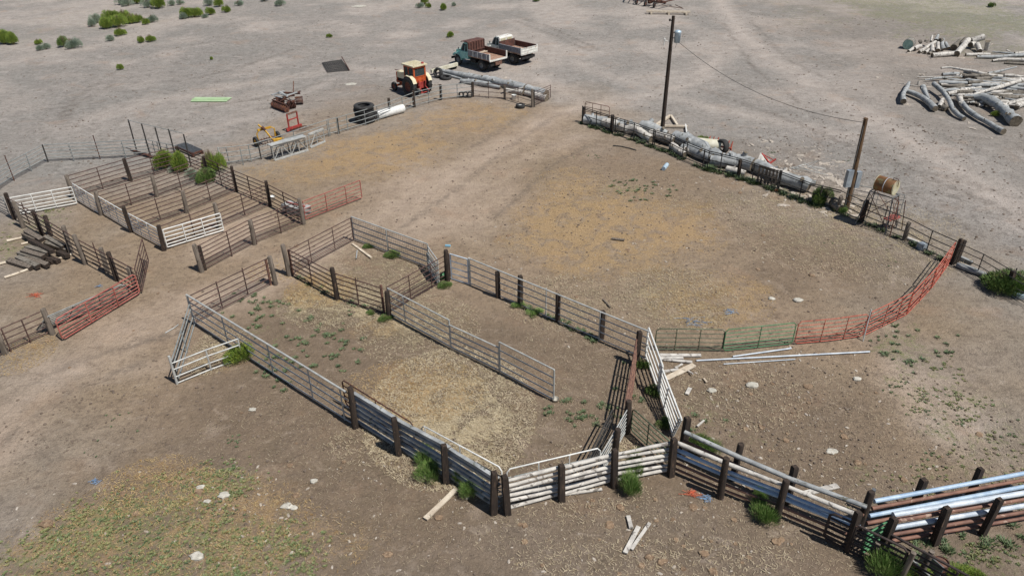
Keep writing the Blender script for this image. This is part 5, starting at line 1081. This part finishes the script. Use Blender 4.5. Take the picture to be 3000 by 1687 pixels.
# cattle guard deck
t = thing('cattle_guard', 'flat steel grid deck lying beyond the green bushes', 'grid', P('z1',1400,650))
c_ = [P('z1',1150,600), P('z1',1320,550), P('z1',1615,680), P('z1',1450,740)]
for k in range(8): b = MB(); b.tube([lerp(c_[0],c_[1],k/7)+Z*.3, lerp(c_[3],c_[2],k/7)+Z*.3], .04, 4, sm=False); b.build('bar', 'steel', t)
b = MB()
for i in range(4): b.tube([c_[i]+Z*.22, c_[(i+1) % 4]+Z*.22], .08, 4, sm=False)
for i in range(4): b.box(c_[i]+Z*.1, (.15,.15,.2))
b.build('frame', 'rustdark', t)
# orange implement behind right fence
t = thing('cultivator', 'bright orange implement with prongs behind the fallen trunks', 'implement', P('z7',540,400))
for k, (x_, y_) in enumerate([(450,360),(520,370),(600,380),(790,440),(850,460)]):
    b = MB(); s0 = P('z7',x_,y_); b.tube([s0+Z*.2, s0+Z*.7, s0+Vector((.08,.05,.95))], [.08,.06,.03], 4, sm=False); b.build('prong', 'orange', t)
b = MB(); b.tube([P('z7',440,380)+Z*.5, P('z7',860,470)+Z*.5], .07, 4, sm=False); b.build('frame', 'orange', t)
tyre('black tractor tyre standing among the orange prongs', P('z7',690,430), .5, .45, (R(82),0,R(-60)), z=.5)
t = thing('plough', 'red triangular implement frame with a pale trunk end above the trunks', 'implement', P('z7',1480,640))
b = MB(); b.tube([P('z7',1380,640)+Z*.8, P('z7',1560,700)+Z*.3], .07, 4, sm=False); b.tube([P('z7',1380,640)+Z*.8, P('z7',1640,680)+Z*.45], .03, 4); b.tube([P('z7',1560,690)+Z*.35, P('z7',1650,660)+Z*.5], .06, 4, sm=False); b.build('frame', 'redpaint', t)
b = MB(); v0, v1, v2 = P('z7',1360,640)+Z*.85, P('z7',1310,690)+Z*.4, P('z7',1560,740)+Z*.25; d_ = Vector((.03,.04,0)); b.add([v0,v1,v2,v0+d_,v1+d_,v2+d_], [(0,1,2),(5,4,3),(0,3,4,1),(1,4,5,2),(2,5,3,0)]); b.build('trunk_end', 'palelog', t)  # pale triangular slab standing for a trunk end, not an implement part
# wire tangle
b = MB()
for k in range(9):
    s0 = P('z7',1900+RND.uniform(-60,60),880)+Z*.7; b.tube([s0, s0+Vector((RND.uniform(-.3,1.6),RND.uniform(-.5,.5),RND.uniform(-.3,.5))), s0+Vector((RND.uniform(.5,2.2),RND.uniform(-.8,.2),RND.uniform(-.3,.1)))], .018, 5)
single(b, 'wire_tangle', 'galv', 'tangle of bent silver wire and rods over the wide grey trunk', 'wire', P('z7',1900,880))
# rusty trailer frame at the top
t = thing('flatbed_trailer', 'long rusty trailer skeleton and scrap at the top of the yard', 'trailer', P('c',1300,60))
b = MB(); A1_, B1_ = P('c',1150,30), P('c',1500,95); A2_, B2_ = P('c',1180,-40), P('c',1640,60)
for a, b2 in ((A1_,B1_),(A2_,B2_),(A1_,A2_),(B1_,B2_)): b.tube([a+Z*.8, b2+Z*.8], .1, 4, sm=False)
for k in range(8): b.tube([lerp(A1_,B1_,k/7)+Z*.8, lerp(A2_,B2_,k/7)+Z*.8], .06, 4, sm=False)
b.build('frame', 'rustdark', t)
b = MB()
for k in range(14): q_ = lerp(A1_,B1_,RND.random())+ (A2_-A1_)*RND.random(); b.box(q_+Z*RND.uniform(.3,.9), (RND.uniform(.3,1.2),RND.uniform(.2,.6),RND.uniform(.15,.5)), Matrix.Rotation(RND.uniform(0,3),3,'Z'))
b.build('scrap', 'rustdark', t)
for k in range(3):
    w_ = wheel(t, lerp(A1_,B1_,.3+.25*k)-P('c',1300,60)+Z*.38, .38, .2, 'rim', .5); w_.rotation_euler = (0,0,R(60))
b = MB(); b.tube([B1_+Z*.5, P('c',1720,118)+Z*.35, P('c',1640,85)+Z*.4], .04, 5); b.build('drawbar', 'rustdark', t)
b = MB(); A_, B_ = P('c',1350,140), P('c',1790,150); x = (B_-A_).normalized(); y = Z.cross(x).normalized()
for k in range(3): b.box((A_+B_)/2+Z*.3+y*(.35*k-.35), ((B_-A_).length,.18,.14), Matrix((x,y,x.cross(y))).transposed())
for k in (.1,.5,.9): b.box(lerp(A_,B_,k)+Z*.12, (.2,1.1,.22))
single(b, 'timber_skid', 'plank', 'pale timber skid lying just below the rusty trailer skeleton', 'skid', A_)
# metal tub by red gate, green tub by single post
t = thing('feed_bunk', 'grey metal feed bunk tucked behind the post by the red gate', 'trough', P('f',400,800))
A_, B_ = P('f',320,800), P('f',520,780); x = (P('f',450,760)-P('f',300,700)).normalized(); y = Z.cross(x)
q = P('f',385,800); b = MB(); b.box(q+Z*.3+Vector((.1,.3,0)), (1.5,.6,.5), Matrix.Rotation(-.5,3,'Z'), taper=1.12); b.build('basin', 'galv', t)
b = MB(); b.box(q+Z*.6+Vector((.1,.3,0)), (1.4,.1,.05), Matrix.Rotation(-.5,3,'Z')); b.build('brace', 'gate_red', t)
def tub(label, p, r, h, m, name='tub', cat='tub'):
    b = MB(); b.lathe([(0,.001),(0,r*.85),(h,r),(h+.01,r*1.05),(h-.02,r*.93),(.03,r*.8),(.03,.001)], 20, 'z', p); return single(b, name, m, label, cat, p)
tub('small green tub beside the foot of the single dark post', P('z11',890,1245), .2, .3, 'green')
tub('white bucket behind the rails near the corral mouth', P('z5',1710,785), .2, .38, 'plasticw', 'bucket', 'bucket')
tub('white bucket hanging place by the rusty pen fence', P('f',170,640), .15, .25, 'plasticw', 'bucket', 'bucket')
b = MB(); q = P('h',1545,1130); b.box(q+Z*.17, (.45,.35,.34), Matrix.Rotation(.3,3,'Z'), taper=.9); single(b, 'crate', 'box', 'pale blue-grey crate under the fence right of the drum tower', 'crate', q)
b = MB(); q = P('s',2985,868)
b.lathe([(0,.001),(0,.32),(.3,.34),(.3,.3),(.05,.28),(.05,.001)], 18, 'z', q); single(b, 'tub', 'canpaint', 'grey-blue tub by the big green bush at the right edge', 'tub', q)
tub('white stone-like block under the free end of the silver panel', P('k',435,1285), .13, .12, 'stone', 'stone_block', 'stone')
# twine heaps
def twine(label, p, m, r=.25, n=9):
    b = MB()
    for k in range(n):
        q_ = [p + Vector((RND.gauss(0,r), RND.gauss(0,r*.6), .03+RND.random()*.05)) for _ in range(4)]; b.tube(q_, .007, 4)
    return single(b, 'twine', m, label, 'twine', p)
twine('tangle of orange twine on the dirt left of the red gate', P('i',360,230), 'twine', .22)
twine('orange twine scrap outside the loading chute', P('o',1795,615), 'twine', .15)
twine('blue twine scrap outside the loading chute', P('o',1940,675), 'twineblue', .14)
twine('blue twine lying in the far corner of the tie-stack pen', P('i',990,140), 'twineblue', .12, 6)
twine('blue twine strewn in straw above the dark rounded gate', P('k',1830,480), 'twineblue', .35, 6)
twine('blue twine scrap right of the straw above the green gate', P('k',2200,400), 'twineblue', .25, 6)
twine('pale blue twine on the grass at lower left', P('m',965,500), 'twineblue', .12, 6)
twine('orange twine scrap under the wrapped post of the right fence', P('z7',1700,1100), 'twine', .12, 7)
b = MB(); q = P('f',1930,1105); b.box(q+Z*.04, (.28,.14,.07), Matrix.Rotation(-.2,3,'Z')); single(b, 'plastic_jug', 'blue', 'crushed pale blue plastic jug on the corral dirt above the dark post', 'jug', q)

# ------------------------------------------------------------------ bushes
def blades(n, rad, ht, lw, seed, upr=.55, spread=1.0, bl=(.12,.26)):
    r_ = random.Random(seed); b = MB(); lobes = [(r_.uniform(-.5,.5)*rad, r_.uniform(-.5,.5)*rad, r_.uniform(.55,1.0)) for _ in range(6)]
    for _ in range(n):
        lx, ly, ls = lobes[r_.randrange(6)]
        a = r_.uniform(0, 2*math.pi); u = r_.random()**.5; el = r_.uniform(0,1)
        px = lx + math.cos(a)*u*rad*.62*ls; py = ly + math.sin(a)*u*rad*.62*ls
        top = ht*ls*math.sqrt(max(0, 1-(u*.9)**2)); pz = top*r_.uniform(.12, 1.0)**.6
        o = Vector((px, py, max(.02, pz*.95)))
        d = Vector((px*spread/rad, py*spread/rad, upr)) + Vector((r_.uniform(-.5,.5), r_.uniform(-.5,.5), r_.uniform(-.1,.5))); d.normalize()
        L_ = r_.uniform(*bl); sd_ = d.cross(Vector((r_.uniform(-1,1), r_.uniform(-1,1), r_.uniform(-1,1)))).normalized()*lw*r_.uniform(.6,1.2)
        b.add([o-sd_, o+sd_, o+d*L_+sd_*.3, o+d*L_-sd_*.3], [(0,1,2,3)])
    return b
def twigs(n, rad, ht, seed):
    r_ = random.Random(seed); b = MB()
    for _ in range(n):
        a = r_.uniform(0, 2*math.pi); u = r_.random(); e = Vector((math.cos(a)*u*rad*.7, math.sin(a)*u*rad*.7, ht*.75*math.sqrt(1-u*u*.8)))
        b.tube([Vector((e.x*.15, e.y*.15, 0)), e*.5+Vector((0,0,ht*.1)), e], [.018,.012,.005], 4)
    return b
protos = {}
def proto(kind, mt, n, lw, var, **kw):
    t = thing('bush', 'x', 'bush', (0,0,-50), world=False)
    blades(n, 1, .95, lw, 31+var, **kw).build('foliage', mt, t); twigs(60, 1, 1.12, 60+var).build('stems', 'stem', t)
    protos.setdefault(kind, []).append(t); t['used'] = 0
for v_ in range(3): proto('rabbit', 'leaf', 6500, .013, v_, bl=(.07,.17))
for v_ in range(2): proto('deep', 'leafdeep', 6000, .012, 10+v_, bl=(.07,.18))
for v_ in range(2): proto('sage', 'sage', 4200, .014, 20+v_, bl=(.06,.14))
for v_ in range(2): proto('grass', 'grassleaf', 2000, .012, 30+v_, upr=1.0, spread=.9, bl=(.25,.55))
NAMES = dict(rabbit='rabbitbrush', deep='green_shrub', sage='sagebrush', grass='grass_tussock')
def bush(kind, p, rad, ht, label, group=None):
    L_ = protos[kind]; src = L_[RND.randrange(len(L_))]
    r = src.copy(); C.objects.link(r)
    for ch in src.children: c2 = ch.copy(); C.objects.link(c2); c2.parent = r
    r.name = NAMES[kind]; r.location = p; r.rotation_euler = (0,0,RND.uniform(0,6.28)); r.scale = (rad, rad*RND.uniform(.85,1.1), ht)
    if 'used' in r: del r['used']
    tag(r, label, 'bush' if kind != 'grass' else 'grass clump', group); return r
g = 'wild bushes at the top of the yard'
for kind, f, x, y, rd, ht, lb in [
 ('rabbit','a',50,445,1.7,1.8,'large green bush at the left edge'), ('rabbit','a',140,450,1.2,1.6,'right half of the large green bush at the left edge'), ('rabbit','a',388,450,.7,.8,'small yellow-green bush above a grey one near the left edge'),
 ('sage','a',400,510,.8,.7,'grey sagebrush left of a pair near the left edge'), ('sage','a',465,500,.8,.8,'grey sagebrush right of a pair near the left edge'), ('deep','a',650,475,1.0,1.5,'green half of the mixed bush in the upper left'),
 ('sage','a',730,485,1.4,1.3,'grey half of the mixed bush in the upper left'), ('sage','a',925,270,1.0,1.1,'grey sagebrush at the left end of the long yellow-green thicket'), ('sage','a',975,235,1.2,1.3,'grey sagebrush wedged left of the long thicket'),
 ('rabbit','a',1070,290,1.4,1.5,'front left bush of the long yellow-green thicket'), ('rabbit','a',1130,230,1.6,1.8,'back left bush of the long yellow-green thicket'), ('rabbit','a',1200,275,1.6,1.7,'middle bush of the long yellow-green thicket'),
 ('rabbit','a',1250,210,1.6,1.7,'back middle bush of the long yellow-green thicket'), ('rabbit','a',1330,240,1.4,1.6,'right bush of the long yellow-green thicket'), ('rabbit','a',1390,230,1.0,1.4,'rightmost bush of the long yellow-green thicket'),
 ('rabbit','a',1465,250,.8,1.1,'small round bush just right of the long thicket'), ('sage','a',1530,225,1.2,1.1,'grey bush right of the long thicket'), ('rabbit','a',1210,360,1.2,1.2,'yellow-green bush below the long thicket'),
 ('sage','a',1120,415,.9,.8,'grey bush below left of the long thicket'), ('rabbit','a',1430,430,.8,1.0,'left one of two small bright bushes below the thicket'), ('rabbit','a',1515,420,.9,1.0,'right one of two small bright bushes below the thicket'),
 ('sage','a',1230,50,1.5,1.5,'grey bush left in the top group'), ('sage','a',1290,60,1.3,1.2,'grey bush below the green one in the top group'), ('rabbit','a',1380,40,1.3,1.4,'green bush in the top group at the frame edge'), ('sage','a',1490,80,1.3,1.4,'grey bush beside the round green one at the top'),
 ('rabbit','a',1600,85,1.6,1.9,'round green bush at the top left of the picture'), ('sage','a',1735,60,.9,.9,'small grey bush right of the round green one'), ('sage','a',1815,50,.9,.9,'round grey bush alone near the top edge'),
 ('rabbit','a',1880,180,1.3,1.5,'left half of the yellow-green bush right of the thicket'), ('rabbit','a',1960,175,1.3,1.4,'right half of the yellow-green bush right of the thicket'), ('sage','a',1840,195,1.0,1.0,'grey fringe of the yellow-green bush right of the thicket'),
 ('rabbit','a',2120,150,.9,1.1,'round green bush between grey ones at the upper left'), ('sage','a',2055,185,.7,.7,'small grey bush left of the round green one'), ('rabbit','a',2290,125,1.0,1.2,'green bush farthest right in the upper left group'),
 ('rabbit','a',2210,70,1.1,1.4,'green bush at the top right of the upper left group'), ('sage','a',2110,60,1.3,1.3,'grey bush at the top of the upper left group'), ('sage','a',2400,60,1.0,.9,'grey bush at the very right of the upper left group'),
 ('sage','b',250,60,1.2,1.1,'lone grey bush near the top left centre'), ('sage','b',85,15,1.2,1.0,'grey bush cut by the top edge'), ('rabbit','a',1210,705,.5,.7,'little grass tuft below the pale dirt patch'), ('rabbit','a',2130,605,.3,.4,'tiny green tuft on the open dirt'),
 ('rabbit','b',1700,45,1.0,1.4,'green bush at the top centre'), ('rabbit','b',1740,80,.7,.9,'small green bush below the top centre one'), ('sage','b',1640,80,.9,.8,'grey bush left of the top centre green ones'), ('rabbit','b',1885,105,.9,1.0,'green bush right of the top centre ones'),
 ('sage','b',1995,65,.6,.6,'small grey bush right of the top centre ones'), ('rabbit','b',1955,375,.8,.7,'low green tuft above the teal truck'), ('rabbit','b',740,378,.6,.6,'low green tuft on the open dirt above the drag harrow'), ('deep','c',240,20,.9,.8,'green bush cut by the top edge right of centre'),
 ('rabbit','c',1465,20,.6,.9,'green bush growing behind the rusty trailer'), ('deep','d',2255,75,.8,.7,'dark green bush at the top right'), ('rabbit','z10',2030,1040,.55,.5,'round yellow-green cushion plant beside the large smooth trunk')]:
    bush(kind, P(f,x,y), rd*.66, ht*.95, lb, g)
for kind, f, x, y, rd, ht, lb in [
 ('rabbit','z1',960,930,1.05,1.5,'leftmost green bush at the corner of the small pens'), ('rabbit','z1',1250,1000,1.1,1.7,'middle green bush at the corner of the small pens'), ('rabbit','z1',1800,1020,1.2,2.1,'tall bright green bush behind the fence of the small pens'),
 ('deep','z1',1700,1190,1.2,1.2,'bushy green shrub at the front inside the small pens'), ('sage','z1',1430,1080,.6,.6,'grey sage between the green bushes of the small pens'), ('sage','z1',1500,1130,.6,.5,'grey sage in front of the tall green bush'),
 ('sage','z1',1080,1010,.5,.4,'low grey sage under the middle green bush'), ('deep','s',2925,845,1.15,1.05,'big dark green bush against the fence at the right edge'), ('deep','s',2985,850,1.1,1.0,'green bush cut by the right edge'),
 ('deep','z8',180,690,.7,1.2,'green bush among the trunks by the right fence'), ('grass','z8',500,840,.35,.35,'small green tuft at the foot of the short pole'), ('rabbit','z6',2420,900,.5,.9,'leafy stalks in front of the cream tank'),
 ('grass','n',1730,330,.42,.75,'upper part of the spiky clump by the shaded log fence'), ('grass','n',1760,440,.6,.6,'grass clump at the foot of the shaded log fence'), ('grass','n',2040,500,.4,.6,'thin clump between two posts of the shaded log fence'),
 ('grass','n',2140,620,.5,.55,'grass clump near the last post of the shaded log fence'), ('grass','o',1180,600,.55,.7,'tall grass clump in front of the sunlit log fence'), ('grass','o',1230,420,.4,.95,'wispy stems rising against the sunlit log fence'),
 ('grass','z15',1240,1260,.62,.55,'drooping grass clump beside the loading chute'), ('grass','z15',1180,1080,.4,.6,'thin stems behind the drooping clump at the chute'), ('deep','z15',370,330,.6,.75,'green bush inside the top of the loading chute'), ('grass','z15',520,400,.5,.6,'yellow-green grass beside the bush in the chute'),
 ('rabbit','i',2430,860,.7,.75,'bright green bush at the end of the triangular pen'), ('grass','p',1170,1400,.6,.8,'spiky green plant beneath the dark panels'), ('rabbit','p',1900,1470,.45,.4,'yellow-green bush beside the rusty barrel'), ('rabbit','p',2080,1500,.45,.4,'yellow-green bush at the bottom edge'),
 ('rabbit','p',1500,1520,.5,.5,'green sprout below the trough at the bottom edge'), ('deep','f',1360,1200,.55,.3,'low green mat under the wire-mesh gate'), ('deep','f',1140,1110,.35,.22,'small green mat at the left foot of the mesh gate'),
 ('grass','k',60,335,.35,.2,'green tuft under the silver fence post'), ('grass','k',240,410,.4,.2,'green tufts under the long silver fence'), ('deep','z11',900,1370,.45,.25,'green mat at the foot of the rusty inner gate'), ('deep','j',1310,460,.45,.25,'green mat below the round post of the divider'), ('deep','j',1170,400,.25,.15,'small green mat along the rusty divider'),
 ('deep','z12',640,520,.4,.35,'green weeds at the foot of the post in the junction'), ('deep','z12',810,850,.4,.35,'green weeds below the middle of the white bar panels'), ('deep','z12',880,1220,.35,.3,'green weeds between the white and green gates')]:
    if f == 'z1': rd *= .72; ht *= .9
    if f in ('n','o','z15'): rd *= .85
    bush(kind, P(f,x,y), rd, ht, lb)
for L_ in protos.values():
    for s_ in L_:
        for ch in list(s_.children): bpy.data.objects.remove(ch)
        bpy.data.objects.remove(s_)

# ------------------------------------------------------------------ ground litter (uncountable)
def litter(name, m, n, boxes, fn, seed, clump=0):
    r_ = random.Random(seed); b = MB(); V = b.v; F_ = b.f; cnt = 0
    wts = [bx[4] if len(bx) > 4 else 1 for bx in boxes]
    cen = []
    for _ in range(n):
        bx = r_.choices(boxes, wts)[0]; cx, cy, rx, ry = ebox(*bx[:4]); a = r_.uniform(0, 6.283); u = math.sqrt(r_.random())*1.05
        x, y = cx+math.cos(a)*u*rx, cy+math.sin(a)*u*ry
        if clump and len(cen) > 6 and r_.random() < clump:
            q = r_.choice(cen); x, y = q[0]+r_.gauss(0, q[2]), q[1]+r_.gauss(0, q[2]*.7)
        elif clump: cen.append((x, y, r_.uniform(.12, .7)))
        fn(b, r_, x, y)
    o = b.build(name, m); o['kind'] = 'stuff'; return o
def blade_fn(l0, l1, w0):
    def f(b, r_, x, y):
        a = r_.uniform(0, 3.14); L_ = r_.uniform(l0, l1); dx, dy = math.cos(a)*L_/2, math.sin(a)*L_/2; px, py = -math.sin(a)*w0, math.cos(a)*w0; z = .015+r_.random()*.025; zz = z+r_.uniform(0,.03)
        b.add([(x-dx-px,y-dy-py,z),(x-dx+px,y-dy+py,z),(x+dx+px,y+dy+py,zz),(x+dx-px,y+dy-py,zz)], [(0,1,2,3)])
    return f
def tuft_fn(r0, r1, h0, n0):
    def f(b, r_, x, y):
        R_ = r_.uniform(r0, r1); n_ = int(n0*R_/r1)+4
        for _ in range(n_):
            a = r_.uniform(0, 6.28); u = r_.random()*R_; ox, oy = x+math.cos(a)*u, y+math.sin(a)*u; d = Vector((math.cos(a)*r_.uniform(.2,1), math.sin(a)*r_.uniform(.2,1), r_.uniform(.2,1)))*h0*r_.uniform(.5,1.2); s_ = Vector((-d.y, d.x, 0)).normalized()*.014 if (d.x or d.y) else Vector((.01,0,0))
            o = Vector((ox, oy, .005)); b.add([o-s_*1.3, o+s_*1.3, o+d+s_*.5, o+d-s_*.5], [(0,1,2,3)])
    return f
def clod_fn(r0, r1, fl=.5, ex=1.0):
    def f(b, r_, x, y):
        R_ = r_.uniform(r0, r1)*r_.choice((1,1,.6,.6,.4)); n_ = 7; vs = []
        ang = r_.uniform(0,3.14)
        for zz, k in ((.0,1.),(R_*fl,.75)):
            for j in range(n_):
                t = 2*math.pi*j/n_; q = R_*k*r_.uniform(.75,1.2); u, v = q*math.cos(t)*ex, q*math.sin(t); vs.append((x+u*math.cos(ang)-v*math.sin(ang), y+u*math.sin(ang)+v*math.cos(ang), zz+.003))
        b.add(vs, [(j,(j+1) % n_,(j+1) % n_+n_,j+n_) for j in range(n_)]+[tuple(range(n_,2*n_))])
    return f
litter('straw_litter', 'straw', 20000, GOLD[:12]+[(0,990,150,1090,.3)], blade_fn(.04,.13,.005), 1)
litter('straw_litter', 'strawpale', 30000, [tuple(list(q[:4])+[q[4]*(q[2]-q[0])*(q[3]-q[1])/60000]) for q in PALE], blade_fn(.05,.16,.006), 2)
litter('straw_litter', 'strawpale', 12000, [(500,1060,1500,1687),(1400,1450,2700,1687,.8),(1900,1050,3000,1450),(1500,900,2000,1300)], blade_fn(.04,.12,.0035), 3)
WEEDS = [(650,860,820,960,1.2),(700,930,1010,1130,1.4),(860,1000,1110,1110,.8),(820,880,1110,1020,.5),(1590,1160,1720,1240,.6),(1700,1160,1830,1320,.5),(2560,960,2790,1080,1.6),(1780,530,1960,590,.7),(1950,1180,2300,1330,.3),(740,1010,900,1120,.6),(1720,1040,1900,1200,.5)]
litter('low_weeds', 'weed', 250, WEEDS, tuft_fn(.04,.16,.07,60), 4, .55)
litter('low_weeds', 'weedpale', 1900, [(0,1480,950,1740,3.0),(150,1400,640,1687,2.0),(560,1370,760,1450,.6),(2700,1060,3000,1400,1.2),(0,620,130,760,.9),(600,1570,900,1687,.8),(2500,1380,3000,1500,.5),(2780,1580,3000,1687,.5)], tuft_fn(.02,.09,.035,36), 5, .8)
litter('low_weeds', 'weed', 520, [(180,1420,620,1687,2.0),(2600,1060,3000,1420,1.5),(500,1380,700,1450,.5),(2300,600,2800,770,.4),(1700,350,2500,620,.3),(2600,1600,3000,1687,.5),(200,1200,700,1400,.2)], tuft_fn(.02,.07,.03,26), 15, .8)
def along(b, r_, pts, n, off, R0, h0):
    f = tuft_fn(R0*.4, R0, h0, 70)
    for _ in range(n):
        i = r_.randrange(len(pts)-1); q = lerp(pts[i], pts[i+1], r_.random()); nn_ = (pts[i+1]-pts[i]).cross(Z).normalized(); q = q - nn_*r_.uniform(off[0], off[1]); f(b, r_, q.x, q.y)
b = MB(); r_ = random.Random(6)
along(b, r_, RFp, 60, (-.25,.1), .25, .2); along(b, r_, RFq, 80, (-.3,.1), .3, .24); along(b, r_, RFr, 30, (-.2,.2), .22, .16); along(b, r_, [P('k',0,300),P('k',480,490),P('k',880,690)], 26, (-.2,.2), .16, .1); along(b, r_, [A2,A3], 24, (-.6,.1), .22, .12); along(b, r_, [k0, P('j',820,265), P('j',1290,420)], 12, (-.2,.2), .16, .1)
o = b.build('fence_weeds', 'weed'); o['kind'] = 'stuff'
litter('clods', 'clod', 4200, [(0,60,1200,420,1.2),(1500,0,3000,330,1.),(2250,300,3000,700,1.),(1450,480,2600,1000,1.4),(2000,1050,3000,1500,1.2),(1000,400,2000,700,1),(0,1050,1000,1400,.7),(500,1250,2400,1687,.6),(300,600,1200,1000,.3)], clod_fn(.025,.065,.6), 7)
litter('wood_chips', 'chip', 2200, [(2050,400,2500,620,1.5),(2200,330,2600,520,1.),(1500,0,3000,330,.5),(0,1300,3000,1687,1.),(1900,1050,2900,1500,.8),(1400,500,2600,1000,.8),(600,60,1500,300,.3),(1250,200,1560,300,.5)], clod_fn(.015,.05,.4,1.8), 8)
litter('dung_pats', 'dung', 160, [(400,1050,1500,1687,1),(1500,1450,2300,1687,1.2),(1900,1100,2900,1500,1.),(1400,500,2500,1000,.8),(0,800,500,1150,.4),(300,640,900,900,.3)], clod_fn(.08,.17,.3), 9)
litter('wood_scraps', 'chip', 420, [(2180,400,2500,620,3),(2280,480,2480,620,3),(2640,180,3000,420,1.5),(1180,200,1560,330,.6),(2620,100,3000,190,.6)], clod_fn(.05,.15,.3,2.6), 18, .4)
litter('clods', 'clod', 1500, [(0,0,1400,420,1),(1500,0,3000,330,1.5),(2250,300,3000,700,1.)], clod_fn(.04,.085,.5,1.3), 19, .3)
# stones and bleached bits that can be told apart
for lb, f, x, y, r0 in [
 ('roundest white stone at the bottom left','m',1985,1255,.2), ('white stone in the grass at lower left, knobbly','m',2255,640,.17), ('pale kidney-shaped stone above the knobbly white one','m',2015,560,.13), ('flat tan stone at the far lower left','m',480,925,.2),
 ('small ring-shaped pale stone beside the knobbly one','m',2085,700,.1), ('white stone on the left of a grassy pair','n',310,750,.17), ('white stone on the right of a grassy pair','n',385,765,.11), ('pale pebble on the dirt outside the shaded log fence','n',582,497,.12),
 ('ochre rock at the bottom centre','o',1930,1225,.14), ('brown rock at the bottom centre left of the ochre one','o',1385,1265,.13), ('flat pale pat beyond the loading chute','p',640,197,.18), ('tan rock beside the tan broken board','n',1838,865,.12),
 ('round grey pat at the bottom in the grass','n',1325,1230,.14), ('white rock right of the orange-red gates region, left one','l',35,262,.15), ('white rock above the first orange-red gate','l',298,280,.2), ('flat round pat right of the planks','l',398,1140,.18),
 ('white rock below the long silver pipe','l',895,1068,.14), ('white rock outside the white bar panel','k',2415,1135,.2), ('bleached rock with a split beside the loose block','k',2005,1185,.16), ('pale oval pat on the alley dirt','i',2540,1370,.13),
 ('white flat slab on the dirt left of the tractor','b',955,850,.5), ('thin white scrap at the top centre of the yard','b',1035,68,.9)]:
    p = P(f, x, y); b = MB(); n_ = 12; vs = []
    fl = .25 if ('slab' in lb or 'scrap' in lb or 'pat' in lb) else .55
    if r0 > .4: fl = .08
    rads = [RND.uniform(.75,1.15) for _ in range(n_)]
    for zz, k in ((-.01,.95),(r0*fl*.6,1.),(r0*fl,.7)):
        for j in range(n_): t_ = 2*math.pi*j/n_; q = r0*k*rads[j]*RND.uniform(.94,1.06); vs.append(p+Vector((q*math.cos(t_)*1.15, q*math.sin(t_)*.85, zz)))
    b.add(vs, [(i*n_+j, i*n_+(j+1) % n_, (i+1)*n_+(j+1) % n_, (i+1)*n_+j) for i in range(2) for j in range(n_)]+[tuple(range(2*n_,3*n_))], 0, False)
    single(b, 'rock' if fl > .3 else 'flat_stone', 'stone' if any(k in lb for k in ('white','bleached','pale','thin')) else 'dung', lb, 'rock', p)

for o in bpy.data.objects:
    if '_w' in o: del o['_w']
